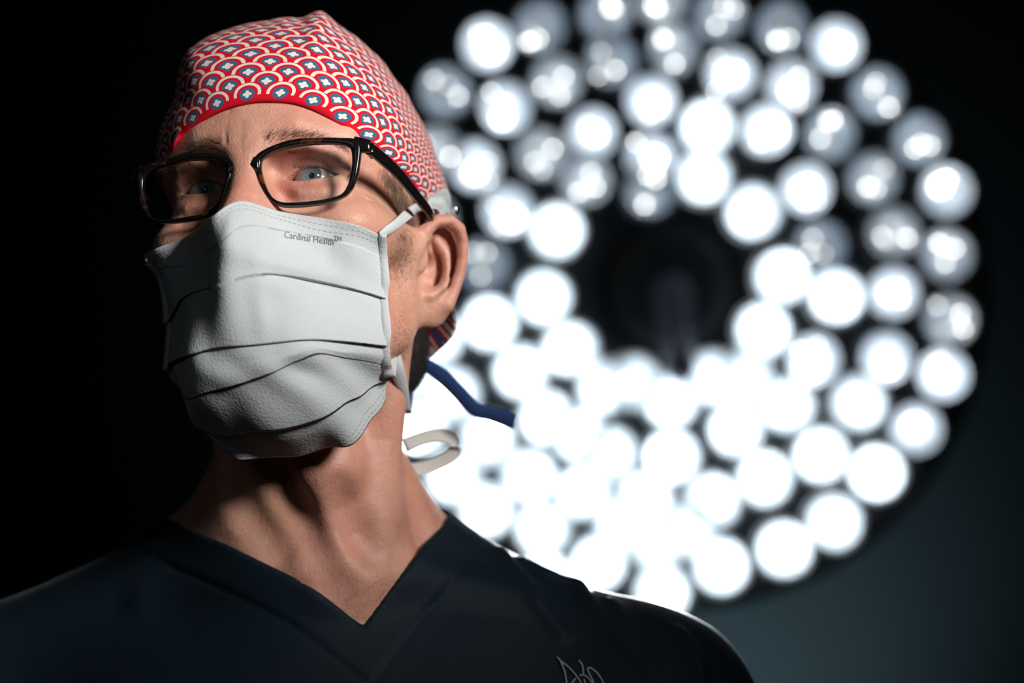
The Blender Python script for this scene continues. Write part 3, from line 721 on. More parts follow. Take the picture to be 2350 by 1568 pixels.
# blue tie hanging behind the neck
def px_path(l): return np.array([P(*q) for q in l])
M['blue_tie'] = plain('blue_tie_cloth', (.012, .050, .19), .7, bump=(900, .3, .0004), sheen=.3)
M['tie_edge'] = plain('pale_tie_binding', (.55, .53, .52), .8)
tp = catmull(px_path([(940, 838, 1.425), (965, 833, 1.425), (1008, 858, 1.424), (1052, 900, 1.422), (1088, 938, 1.420), (1120, 948, 1.419), (1152, 958, 1.417), (1181, 968, 1.415)]), 60)
sd = np.tile(np.array([.45, -.35, .82]), (60, 1))
V, f = ribbon(tp, sd, np.interp(np.linspace(0, 1, 60), [0, .3, .75, 1], [.0036, .0046, .0042, .0047]), .0011)
tie = link('tie', v2w(V), f, M['blue_tie'], cap_e); tie['label'] = 'blue cap tie hanging behind the neck'
for s in (-1, 1):
    off = sd / np.linalg.norm(sd[0]) * .0040 * s; V, f = tube(tp + off + np.array([0, .0004, 0]), .00055, 6); e = link('tie_binding', v2w(V), f, M['tie_edge'], tie)
tp2 = catmull(px_path([(940, 880, 1.43), (940, 915, 1.43), (938, 952, 1.43)]), 12); V, f = ribbon(tp2, np.tile([1., -.3, 0], (12, 1)), .0020, .001)
link('tie', v2w(V), f, M['blue_tie'], cap_e)

# small metal clip where the tie is gathered at the back of the cap
cp = px_path([(1044, 476, 1.40), (1046, 484, 1.40), (1043, 491, 1.40)]); M['clip'] = plain('clip_metal', (.7, .7, .7), .2, 1.0)
V, f = tube(catmull(cp, 8), .0016, 8); link('tie_clip', v2w(V), f, M['clip'], cap_e)
# ------------------------------------------------------------------ face mask
def mask_mat(name, dashes=False):
    m, nt, b = new_mat(name); k = NB(nt); o = k.obj(); f = k.noise(45, 3, .5, o)
    c = k.mix(f, (.52, .55, .56), (.58, .605, .61))
    if dashes:
        s = k.n('ShaderNodeSeparateXYZ'); k.l(k.uv(), s.inputs[0])
        on = None
        for v0 in (3.6, 7.0, 193.2, 196.8):
            ln = k.m('LESS_THAN', k.m('ABSOLUTE', k.m('SUBTRACT', s.outputs[1], v0)), .33); ds = k.m('LESS_THAN', k.m('FRACT', k.m('DIVIDE', s.outputs[0], 2.9)), .62)
            q = k.m('MULTIPLY', ln, ds); on = q if on is None else k.m('MAXIMUM', on, q)
        c = k.mix(k.m('MULTIPLY', on, .8), c, (.30, .31, .31))
    k.l(c, b.inputs['Base Color']); b.inputs['Roughness'].default_value = .8; b.inputs['Specular IOR Level'].default_value = .2
    b.inputs['Subsurface Weight'].default_value = .15; b.inputs['Subsurface Scale'].default_value = .003
    w1 = k.n('ShaderNodeTexVoronoi'); w1.inputs['Scale'].default_value = 720; k.l(o, w1.inputs['Vector'])
    n1 = k.bump(w1.outputs['Distance'], .35, .0005); n2 = k.bump(k.noise(34, 3, .5, o), .16, .0022, n1)
    if dashes: n2 = k.bump(k.m('SUBTRACT', 1, on), .6, .0004, n2)
    k.l(n2, b.inputs['Normal']); return m
M['mask'] = mask_mat('white_pleated_mask', True); M['mask_trim'] = mask_mat('white_mask_trim'); M['print'] = plain('grey_print', (.20, .22, .21), .7)
def mask_t(p):
    p = np.asarray(p, np.float32); a = mirror_x(p)
    d = head_core(p) - 3.0
    d = smin(d, chain(p, [(0, -13, 0), (0, -24, -20), (0, -35, -42)], [8, 9.5, 12]), 21)
    d = smin(d, ell(p, (0, -13, -62), (28, 24, 27)), 22)
    d = smin(d, ell(p, (0, 10, -100), (29, 24, 26)), 24)
    d = smin(d, ell(p, (0, 32, -116), (34, 34, 17)), 22)
    d = smin(d, capsule(a, (50, 60, -70), (20, 10, -100), 19, 17), 24)
    return d
ROWS = [  # along the mask, image left to right
 [(372, 592), (425, 546), (484, 501), (550, 463), (640, 486), (735, 501), (815, 516), (874, 540)],
 [(374, 650), (432, 607), (500, 562), (560, 520), (645, 531), (735, 546), (812, 562), (876, 590)],
 [(384, 705), (437, 678), (505, 654), (584, 632), (665, 633), (749, 652), (812, 671), (877, 692)],
 [(392, 838), (432, 822), (490, 804), (575, 796), (655, 787), (729, 783), (805, 788), (878, 793)],
 [(430, 912), (470, 905), (545, 885), (618, 860), (685, 830), (735, 812), (810, 825), (884, 838)],
 [(450, 965), (485, 985), (540, 990), (600, 984), (690, 972), (765, 935), (830, 893), (888, 862)],
 [(468, 1010), (492, 1040), (545, 1052), (610, 1051), (680, 1044), (749, 1028), (812, 1013), (886, 915)]]
AMP = [0, 0, 2.6, 2.6, 2.2, 3.0, 0]        # pleat height at the lower edge of each strip, mm
rowsH = []
for i, r in enumerate(ROWS):
    vis = v2h(raycast(mask_t, r)[0]); rt = vis[::-1][:3]          # right part mirrored gives the hidden cheek
    hid = rt * np.array([-1, 1, 1]); hid[:, 0] += 0
    keep = vis[vis[:, 0] > hid[1, 0] + 6] if True else vis
    full = np.vstack([hid[:2], keep]) if keep[0, 0] > hid[1, 0] + 4 else np.vstack([hid[:1], keep])
    c = catmull(full, 400); L = np.concatenate([[0], np.cumsum(np.linalg.norm(np.diff(c, axis=0), axis=1))]); 
    # same column parameter everywhere: fraction either side of the midline
    mi = np.argmin(np.abs(c[:, 0])); t = np.where(np.arange(400) <= mi, L / L[mi] * .5, .5 + .5 * (L - L[mi]) / (L[-1] - L[mi]))
    tt = np.linspace(0, 1, 181); rowsH.append(np.stack([np.interp(tt, t, c[:, k]) for k in range(3)], 1))
rowsH = np.array(rowsH); NC = 181; tt = np.linspace(0, 1, NC)
edge = np.clip(np.abs(tt - .5) / .38, 0, 1) ** 1.3
SW = [edge * 0, edge * 0, np.clip((np.abs(tt - .5) - .1) / .3, 0, 1), .35 + .65 * edge, .55 * np.exp(-((tt - .52) / .12) ** 2), .45 + .55 * edge, edge * 0]
cols = []; ups = []
NSEG = 22
fineT = catmull(rowsH.reshape(7, -1), 6 * NSEG + 1).reshape(-1, NC, 3)
strips = []
for i in range(6):
    sg = fineT[i * NSEG:(i + 1) * NSEG + 1].copy(); f = np.linspace(0, 1, NSEG + 1)
    lo = AMP[i] > 0; h = f ** 1.3 * AMP[i + 1]
    if lo:                                   # tucked under the fold above
        up = fineT[max(i * NSEG - 5, 0)] - fineT[i * NSEG]; k = np.clip(1 - f / .35, 0, 1)[:, None, None]; sg = sg + up[None] * k * SW[i][None, :, None] * .9
    strips.append((sg, h[:, None] * SW[i + 1][None, :]))
grid = np.concatenate([s[0] for s in strips]); hh = np.concatenate([s[1] for s in strips])
nrm = sdf_normals(mask_t, grid.reshape(-1, 3), 1.0).reshape(grid.shape)
# soft crumples: dents beside the nose, drag lines towards the corners
def bumpf(g, px, r, a):
    c = v2h(raycast(mask_t, [px])[0])[0]; q = (g - c); return a * np.exp(-np.sum((q / np.array(r)) ** 2, -1))
cr = bumpf(grid, (640, 705), (16, 30, 14), -2.2) + bumpf(grid, (690, 645), (18, 30, 4), -2.6) + bumpf(grid, (600, 700), (5, 30, 16), 1.6) + bumpf(grid, (700, 850), (22, 30, 6), -2.2) + bumpf(grid, (520, 720), (14, 30, 20), 1.8) \
   + bumpf(grid, (820, 840), (12, 30, 7), -1.8) + bumpf(grid, (560, 905), (20, 30, 10), -2.0) + bumpf(grid, (770, 720), (20, 30, 12), .8) + bumpf(grid, (455, 640), (8, 30, 14), -1.6)
w = .9 * np.sin(grid[..., 0] * .21 + grid[..., 2] * .13 + 1.5 * np.sin(grid[..., 2] * .11)) * np.clip((np.arange(grid.shape[0]) - 20) / 30, 0, 1)[:, None]
grid = grid + nrm * (hh + cr * 1.5 + w * .6 + .6)[..., None]
nr = grid.shape[0]
lenv = np.concatenate([np.zeros((1, NC)), np.cumsum(np.linalg.norm(np.diff(grid, axis=0), axis=2), 0)]); lenu = np.concatenate([np.zeros((nr, 1)), np.cumsum(np.linalg.norm(np.diff(grid, axis=1), axis=2), 1)], 1)
mask_e = empty('face_mask', v2w(h2v(grid.reshape(-1, 3))).mean(0)); tag(mask_e, 'white pleated surgical mask covering nose and chin', 'face mask')
# panels between the folds, with an inner face
back = grid - nrm * .5
first = 0
bounds = [0, 2 * (NSEG + 1), 3 * (NSEG + 1), 4 * (NSEG + 1), 5 * (NSEG + 1), 6 * (NSEG + 1)]
vv = np.stack([lenu, np.where((np.arange(nr) >= 5 * (NSEG + 1))[:, None], 200 - (lenv[-1:] - lenv), lenv)], -1)
both = np.concatenate([grid.reshape(-1, 3), back.reshape(-1, 3)]); uvb = np.concatenate([vv.reshape(-1, 2), vv.reshape(-1, 2) + [0, 500]])
fq = grid_faces(nr, NC)
fb = fq[:, ::-1] + nr * NC
rim = []
for i in range(nr - 1):
    rim.append((i * NC, i * NC + nr * NC, (i + 1) * NC + nr * NC, (i + 1) * NC)); a = i * NC + NC - 1; b2 = (i + 1) * NC + NC - 1; rim.append((a, b2, b2 + nr * NC, a + nr * NC))
for j in range(NC - 1):
    rim.append((j, j + 1, j + 1 + nr * NC, j + nr * NC)); a = (nr - 1) * NC + j; rim.append((a, a + nr * NC, a + 1 + nr * NC, a + 1))
panel = link('pleated_panel', v2w(h2v(both)), np.vstack([fq[:, ::-1], fb[:, ::-1], np.array(rim)[:, ::-1]]), M['mask'], mask_e, uv=uvb)
# bindings down both sides, running on into the lower ties
hemR = catmull(np.vstack([h2v(grid[::12, -1])[:-2] + [0.0006, -.0008, 0], [P(898, 800, 1.346), P(911, 846, 1.352), P(925, 896, 1.362), P(935, 946, 1.375)]]), 70)
sdir = np.tile(RH @ np.array([.9, .35, .1]), (70, 1))
V, f = ribbon(hemR, sdir, np.interp(np.linspace(0, 1, 70), [0, .6, .85, 1], [.0021, .0024, .0040, .0022]), .0012)
link('side_binding', v2w(V), f, M['mask_trim'], mask_e)
hemL = h2v(grid[::4, 0]); hemL = catmull(hemL, 60) + np.array([-.0008, -.0008, 0]); V, f = ribbon(hemL, np.tile(RH @ np.array([-.7, .6, .1]), (60, 1)), .0024, .0012)
link('side_binding', v2w(V), f, M['mask_trim'], mask_e)
# upper ties round the head
from mathutils.bvhtree import BVHTree
capW = v2w(capV.reshape(-1, 3)); cap_bvh = BVHTree.FromPolygons([Vector(x) for x in capW], [tuple(int(i) for i in q) for q in grid_faces(NL, NS, True)])
def cap_at(phi, zh, off):
    """point on the cap seen from the head axis at bearing phi (0 = his left, 90 = back) and height zh, lifted off mm"""
    dr = np.array([math.cos(phi), math.sin(phi), 0]); c = np.array([-3., 88., zh]); o = Vector(v2w(h2v(c + dr * 250))); t = Vector(v2w(h2v(c))) - o
    hit = cap_bvh.ray_cast(o, t.normalized()); p = np.array(hit[0]) if hit[0] is not None else np.array(v2w(h2v(c + dr * 76)))
    pv = (p - CAM) @ RW; return v2h(pv) + dr * off
hc9 = lambda p: head_core(np.asarray(p, np.float32)) - 3.0
sp = np.vstack([h2v(grid[0, -2]), raycast(hc9, [(905, 518), (930, 497), (955, 478), (968, 468)])[0]])
N1 = 44; sp = catmull(sp, N1); sp[:, 1] -= .0012
tg = np.gradient(sp, axis=0); hn = sdf_normals(hc9, v2h(sp)) @ RH.T; sdn = np.cross(hn, tg)
V, f = ribbon(sp, sdn, np.interp(np.linspace(0, 1, N1), [0, .12, 1], [.0016, .0026, .0030]), .0012)
st = link('upper_tie', v2w(V), f, M['mask_trim'], mask_e)
h_end = v2h(sp[-1]); ph0 = math.atan2(h_end[1] - 88, h_end[0] + 3)
phs = np.linspace(ph0, math.pi - ph0, 130); NW = 15; ww = np.linspace(-1, 1, NW); band = []
for i, f_ in enumerate(phs):
    g = i / 129; gg = min(g, 1 - g); half = np.interp(gg, [0, .04, .10, .25, .5], [3.2, 8.0, 11, 9, 5.0]); zc = h_end[2] + np.interp(gg, [0, .08, .3, .5], [0, 6.5, 4, -4])
    band.append([cap_at(f_, zc + half * w_, 1.3 + .9 * math.sin(w_ * 7 + 14 * g + math.sin(30 * g)) * min(1, gg * 12)) for w_ in ww])
band = np.array(band); outb = h2v(band); inb = h2v(band - np.array([[(math.cos(f_), math.sin(f_), 0)] for f_ in phs]) * .8)
Vb = np.concatenate([outb.reshape(-1, 3), inb.reshape(-1, 3)]); fo = grid_faces(130, NW); fi = fo[:, ::-1] + 130 * NW
ed = [(i * NW + k, i * NW + k + 130 * NW, (i + 1) * NW + k + 130 * NW, (i + 1) * NW + k) for i in range(129) for k in (0, NW - 1)]
bd = link('tie_band', v2w(Vb), np.vstack([fo, fi, np.array(ed)]), M['mask_trim'], mask_e); bd['label'] = 'bunched white tie wound over the cap'
mir = h2v(v2h(sp) * np.array([-1, 1, 1])); V, f = ribbon(mir, np.tile(np.array([-.45, -.25, .75]), (N1, 1)), .0026, .0012); link('upper_tie', v2w(V), f, M['mask_trim'], mask_e)
# bow of the lower ties behind the neck
lp = catmull(px_path([(930, 1020, 1.435), (965, 1006, 1.437), (1005, 998, 1.439), (1038, 1006, 1.441), (1050, 1024, 1.443), (1035, 1048, 1.441), (1000, 1066, 1.439), (965, 1076, 1.437), (928, 1080, 1.435)]), 70)
V, f = ribbon(lp, np.tile(np.array([.15, .45, .85]), (70, 1)), .0042, .0006); M['tie_sheer'] = plain('sheer_tie', (.60, .58, .55), .6)
bw = link('bow_loop', v2w(V), f, M['tie_sheer'], mask_e); bw['label'] = 'loop of the mask tie behind the neck'
# printed name along the upper edge
def text_mesh(body_t, size):
    c = bpy.data.curves.new('print', 'FONT'); c.body = body_t; c.size = size; c.extrude = 0; c.resolution_u = 2; o = bpy.data.objects.new('print_tmp', c); col.objects.link(o)
    dg = bpy.context.evaluated_depsgraph_get(); me = bpy.data.meshes.new_from_object(o.evaluated_get(dg)); v = np.array([x.co[:] for x in me.vertices]); fs = [tuple(p.vertices) for p in me.polygons]
    bpy.data.objects.remove(o); bpy.data.curves.remove(c); bpy.data.meshes.remove(me); return v, fs
tv, tf = text_mesh('Cardinal Health', 1.0); v2, f2 = text_mesh('TM', .72)
wd = tv[:, 0].max(); v2 = v2 + np.array([wd + .0, .55, 0]); tf = tf + [tuple(i + len(tv) for i in q) for q in f2]; tv = np.vstack([tv, v2])
# subdivide long faces by mapping straight onto the cloth through the pixel frame of the upper edge
a0 = np.array([652., 545.]); a1 = np.array([766., 563.]); ex = (a1 - a0) / wd; ey = np.array([ex[1] * -.0 + .5, -22.0])
uvp = a0 + tv[:, :1] * ex + tv[:, 1:2] * ey
mb = BVHTree.FromPolygons([Vector(x) for x in h2v(grid).reshape(-1, 3)], [tuple(int(i) for i in q) for q in fq])
out = []
for q in uvp:
    r_ = Vector(P(q[0], q[1], 1.0)); hit = mb.ray_cast(Vector((0, 0, 0)), r_.normalized()); dep = hit[0].y if hit[0] is not None else 1.27; out.append(P(q[0], q[1], dep - .0004))
link('printed_lettering', v2w(np.array(out)), tf, M['print'], panel, smooth=False)['label'] = 'small grey printed lettering'

# ------------------------------------------------------------------ eyeglasses
def frame_mat():
    m, nt, b = new_mat('dark_tortoiseshell'); k = NB(nt); f = k.ramp(k.noise(75, 3, .5, k.obj(), .8), .58, .68)
    sp_ = k.n('ShaderNodeSeparateXYZ'); k.l(k.obj(), sp_.inputs[0])
    k.l(k.mix(k.m('MULTIPLY', f, .8), (.006, .005, .005), (.12, .030, .006)), b.inputs['Base Color']); b.inputs['Roughness'].default_value = .16; b.inputs['Coat Weight'].default_value = .3; b.inputs['Coat Roughness'].default_value = .05; return m
M['frame'] = frame_mat(); M['metal'] = plain('hinge_metal', (.45, .43, .40), .25, 1.0); M['lens'] = thin_glass('spectacle_lens', (.97, .985, .98), .9)
INNER = np.array([(599.6, 372), (604.7, 364.5), (621, 353.6), (643, 344.7), (668.5, 338.3), (700, 333), (738.7, 330.6), (770.6, 331.3), (793.6, 335.7), (806.4, 344), (810, 359), (810, 381), (806, 406.6), (800, 427), (788.5, 445), (770.6, 453.8), (738.7, 460.9), (700, 465.3), (668.5, 467.2), (649.4, 466), (634, 460.2), (621, 447.5), (611, 428.3), (604.7, 409), (600, 390)])
OUTER = np.array([(586, 366), (598, 352), (623.8, 338.3), (650, 328.5), (672, 323), (700, 319), (742, 318), (780, 318.5), (812, 320), (826, 330), (828, 352), (825, 376), (820, 405), (809, 431), (793, 450), (761, 464), (735, 469.5), (705, 473.4), (676, 475.5), (650, 475), (628, 467), (612, 451), (600, 430), (592, 408), (588, 385)])
def gl_surf(x, z): return -15.5 - .10 * z + .0011 * x * x
def to_glasses(uv):
    uv = np.asarray(uv, float); lo = np.full(len(uv), 1.15); hi = np.full(len(uv), 1.45)
    for _ in range(40):
        md = (lo + hi) / 2; h = v2h(np.stack([(uv[:, 0] - 1175) / F * md, md, (784 - uv[:, 1]) / F * md], 1)); s = h[:, 1] - gl_surf(h[:, 0], h[:, 2]); hi = np.where(s > 0, md, hi); lo = np.where(s > 0, lo, md)
    return h
inH = catmull(to_glasses(INNER), 120, True); ouH = catmull(to_glasses(OUTER), 240, True)
c0 = inH.mean(0); ang = np.arctan2(inH[:, 2] - c0[2], inH[:, 0] - c0[0]); oa = np.arctan2(ouH[:, 2] - c0[2], ouH[:, 0] - c0[0]); o = np.argsort(oa); orr = np.hypot(ouH[o, 0] - c0[0], ouH[o, 2] - c0[2])
oa_s = np.concatenate([oa[o] - 2 * math.pi, oa[o], oa[o] + 2 * math.pi]); or_s = np.tile(orr, 3); ro = np.interp(ang, oa_s, or_s)
ouM = np.stack([c0[0] + ro * np.cos(ang), 0 * ro, c0[2] + ro * np.sin(ang)], 1); ouM[:, 1] = gl_surf(ouM[:, 0], ouM[:, 2])
gls = empty('eyeglasses', v2w(h2v(np.array([0, 20, -12.0])))); tag(gls, 'dark tortoiseshell rectangular eyeglasses with clear lenses', 'eyeglasses')
def ring_mesh(inn, out, th):
    n = len(inn); e = (out - inn); e /= np.linalg.norm(e, axis=1)[:, None]; y = np.array([0, 1., 0]); c = .45
    prof = [inn + e * 0 - y * (th - c), inn + e * c - y * th, out - e * c - y * th, out - y * (th - c), out + y * (th - c), out - e * c + y * th, inn + e * c + y * th, inn + y * (th - c)]
    V = np.stack(prof, 1).reshape(-1, 3); fs = []
    for i in range(n):
        for q in range(8):
            i2 = (i + 1) % n; q2 = (q + 1) % 8; fs.append((i * 8 + q, i * 8 + q2, i2 * 8 + q2, i2 * 8 + q))
    return V, fs
def bar(p, half_h, half_t, up, nside):
    """rounded bar along path p (N,3) with section axes up / nside"""
    n = len(p); prof = [(-1, -.6), (-.7, -1), (.7, -1), (1, -.6), (1, .6), (.7, 1), (-.7, 1), (-1, .6)]
    hh = np.broadcast_to(half_h, (n,)); ht = np.broadcast_to(half_t, (n,)); up = np.broadcast_to(up, (n, 3)); ns = np.broadcast_to(nside, (n, 3))
    V = np.stack([p + up * (hh * a)[:, None] + ns * (ht * b)[:, None] for a, b in prof], 1).reshape(-1, 3); fs = []
    for i in range(n - 1):
        for q in range(8): fs.append((i * 8 + q, i * 8 + (q + 1) % 8, (i + 1) * 8 + (q + 1) % 8, (i + 1) * 8 + q))
    fs.append(tuple(range(8))[::-1]); fs.append(tuple(range((n - 1) * 8, n * 8))); return V, fs
br_px = to_glasses([(531, 383), (545, 377), (560, 374), (576, 373), (592, 374)])
xm = br_px[:, 0].mean()
MX = 2 * xm * 0                                    # frame is symmetric about the nose
VV, FF = [], []
def addm(V, fs):
    o = sum(len(x) for x in VV); VV.append(np.asarray(V)); FF.extend([tuple(i + o for i in q) for q in fs])
V, fs = ring_mesh(inH, ouM, 1.9); addm(V, fs); Vm = V * [-1, 1, 1]; addm(Vm, [q[::-1] for q in fs])
xe = ouM[:, 0].min()
zb = ouM[np.argmin(ouM[:, 0]), 2]
bz = to_glasses([(560, 376)])[0, 2]
bx = np.linspace(-xe - 2.5, xe + 2.5, 24); zz = bz + 1.2 - 1.6 * (bx / xe) ** 2; bp = np.stack([bx, gl_surf(bx, zz) - .6, zz], 1)
V, fs = bar(bp, np.interp(np.abs(bx), [0, abs(xe) + 2], [2.3, 4.4]), 1.9, np.array([0, 0, 1.]), np.array([0, 1., 0])); addm(V, fs)
# end pieces
ep = to_glasses([(815, 333), (832, 333), (849, 334)])
for s in (1, -1):
    p = catmull(ep, 8); p[:, 1] += np.linspace(0, 1.5, 8); V, fs = bar(p * [s, 1, 1], np.linspace(4.6, 3.3, 8), 2.0, np.array([0, 0, 1.]), np.array([0, 1., 0])); addm(V, fs)
fr = link('frame_front', v2w(h2v(np.vstack(VV))), FF, M['frame'], gls)
t_end = PH(990, 496, 1.351); t0 = ep[-1] + np.array([-1.2, 3.0, 0])
for s in (1, -1):
    p = catmull(np.array([t0, t0 + (t_end - t0) * .35 + [2.2, 0, .6], t0 + (t_end - t0) * .75 + [1.2, 0, .4], t_end, t_end + np.array([-5, 9, 1])]), 40); t = np.linspace(0, 1, 40)
    V, fs = bar(p * [s, 1, 1], np.interp(t, [0, .12, .75, 1], [3.4, 3.6, 3.0, 3.4]), np.interp(t, [0, 1], [1.7, 1.5]), np.array([0, .15, 1.]), np.array([1., 0, 0])); tm = link('temple', v2w(h2v(V)), fs, M['frame'], gls)
    hq = np.array([p[0] + [-1.6, -1.2, -2.2], p[2] + [-1.9, 0, -2.2]]) * [s, 1, 1]; V, fs = bar(catmull(hq, 4), 1.3, .8, np.array([0, 0, 1.]), np.array([1., 0, 0])); link('hinge', v2w(h2v(V)), fs, M['metal'], tm)
    ln = np.concatenate([(inH * f_ + c0 * (1 - f_))[None] for f_ in np.linspace(.02, 1.003, 12)]).transpose(1, 0, 2); ln = ln.copy(); rr = np.hypot(ln[..., 0] - c0[0], ln[..., 2] - c0[2]); ln[..., 1] = gl_surf(ln[..., 0], ln[..., 2]) - 1.2 + rr ** 2 * .0012
    link('lens', v2w(h2v(ln.reshape(-1, 3) * [s, 1, 1])), grid_faces(len(inH), 12, True), M['lens'], gls)
# ------------------------------------------------------------------ operating lamp behind him
LAMP_D = 2.62; LC = np.array([1565.0, 672.0])            # centre of the lamp head in the frame it was measured in
CELLS = [  # u, v, brightness class (0 dim glass .. 3 full beam)
 (1022, 209, 0), (1118, 102, 2), (1240, 60, 0), (1161, 245, 2), (1278, 185, 1), (1359, 305, 2), (1389, 32, 0), (1404, 138, 0), (1240, 352, 1), (1517, 0, 1), (1651, 32, 0), (1794, 60, 0),
 (1549, 111, 1), (1677, 170, 2), (1815, 196, 2), (1494, 230, 2), (1623, 292, 3), (1758, 298, 2), (1919, 102, 2), (2013, 213, 0), (1906, 309, 0), (2109, 320, 0), (1090, 380, 2), (1344, 412, 1),
 (1165, 482, 2), (1278, 529, 3), (1112, 608, 0), (1849, 433, 2), (2004, 409, 1), (2173, 439, 2), (2051, 533, 1), (1885, 565, 0), (2173, 586, 1), (1492, 362, 2), (1492, 436, 0), (1615, 405, 3), (1728, 486, 3),
 (1125, 742, 3), (1248, 683, 3), (1308, 800, 3), (1197, 853, 3), (1039, 906, 3), (1001, 776, 3), (1795, 635, 3), (1752, 757, 3), (1920, 680, 3), (2050, 672, 2), (2180, 735, 1), (1868, 825, 2), (2035, 820, 2),
 (2165, 860, 2), (1807, 930, 3), (1970, 925, 3), (2103, 985, 2), (1388, 888, 3), (1452, 878, 3), (1540, 920, 3), (1640, 868, 3), (1712, 862, 3), (1255, 958, 3), (1328, 998, 3), (1690, 985, 3), (1543, 1048, 3), (1400, 1040, 3),
 (1120, 1010, 3), (1215, 1092, 3), (1885, 1045, 3), (1755, 1098, 3), (2012, 1085, 3), (1480, 1142, 3), (1635, 1150, 3), (1340, 1130, 3), (1115, 1172, 3), (1040, 1095, 3), (1915, 1198, 3), (1800, 1260, 3), (1655, 1300, 3),
 (1512, 1250, 3), (1375, 1292, 3), (1245, 1212, 3), (1520, 1360, 3), (965, 975, 3), (1250, 1330, 3), (985, 500, 1), (960, 650, 2), (1580, 1215, 3), (1430, 1210, 3), (925, 850, 3), (1000, 345, 1)]
def lamp_mat(name, c, s, rough=.4):
    m, nt, b = new_mat(name); k = NB(nt); f = k.ramp(k.noise(38, 2, .5, k.obj()), .35, .7)
    b.inputs['Base Color'].default_value = (.5, .55, .6, 1); b.inputs['Roughness'].default_value = rough; b.inputs['Emission Color'].default_value = (*c, 1)
    k.l(k.m('MULTIPLY', k.m('ADD', .45, k.m('MULTIPLY', f, .9)), s), b.inputs['Emission Strength']); return m
M['led'] = [lamp_mat('led_faint', (.80, .92, 1.0), .38), lamp_mat('led_soft', (.93, .98, 1.0), 1.1), lamp_mat('led_bright', (.96, .98, 1.0), 9), lamp_mat('led_full', (.97, 1.0, 1.0), 16)]
M['speck'] = lamp_mat('glint_speck', (1.0, .97, .91), 22)
M['cup'] = [lamp_mat('cup_faint', (.55, .72, .90), .20, .2), lamp_mat('cup_soft', (.60, .76, .90), .16, .2), lamp_mat('cup_bright', (.62, .76, .88), .22, .2), lamp_mat('cup_full', (.70, .86, .95), .42, .2)]  # cups emit a little, imitating LED light reflected in the metal
M['lamp_body'] = plain('lamp_housing_enamel', (.05, .055, .06), .45); M['lamp_rim'] = lamp_mat('cup_rim_faint_glow', (.75, .85, .9), .018); M['handle'] = plain('lamp_handle_plastic', (.30, .32, .42), .45)  # cell rims emit faintly to imitate veiling glow in the gaps
M['rim_full'] = lamp_mat('cup_rim_veil_glow', (.75, .88, .95), .45)  # stronger rim emission, put in for the veil between full-beam cells
def lamp_depth(u, v):                                      # shallow dish
    r = np.hypot(u - LC[0], v - LC[1]) / 690.0; return LAMP_D - .045 * r * r
lamp_base = v2w(P(LC[0], LC[1] + 690, LAMP_D)); lamp = empty('surgical_light', lamp_base)
tag(lamp, 'large round operating lamp with rings of glowing lenses behind the man', 'lamp')
# housing: a dished annulus with thickness round a dark hub
rs = np.linspace(165, 700, 24); an = np.linspace(0, 2 * math.pi, 96, endpoint=False)
def lp(r, a, off): u = LC[0] + r * math.cos(a) * 1.0 - (1 - r / 690) * 30; v = LC[1] + r * math.sin(a) * 1.03 - (1 - r / 690) * 18; return P(u, v, lamp_depth(u, v) + off)
V = []
for a in an:
    V += [lp(r, a, .030) for r in rs] + [lp(706, a, .055), lp(690, a, .105)] + [lp(r, a, .12) for r in rs[::-1][::4]] + [lp(165, a, .09)]
n = len(V) // 96; V = np.array(V).reshape(96, n, 3); fq = grid_faces(96, n, True)
cl = np.stack([np.arange(96) * n + n - 1, np.roll(np.arange(96), -1) * n + n - 1, np.roll(np.arange(96), -1) * n, np.arange(96) * n], 1)
link('housing', v2w(V.reshape(-1, 3)), np.vstack([fq, cl]), M['lamp_body'], lamp)
def lathe_at(c, ax, prof, n=28, sx=1.0, rot=0.0):
    ax = ax / np.linalg.norm(ax); a = np.cross(ax, [0, 0, 1.0]); a /= np.linalg.norm(a); b = np.cross(ax, a); t = np.linspace(0, 2 * math.pi, n, endpoint=False)
    a2 = a * math.cos(rot) + b * math.sin(rot); b2 = -a * math.sin(rot) + b * math.cos(rot)
    V = np.stack([c + ax * z + r * (np.cos(t)[:, None] * a2 * sx + np.sin(t)[:, None] * b2) for r, z in prof], 1); return V.reshape(-1, 3), grid_faces(n, len(prof), True)
rng = np.random.default_rng(11)
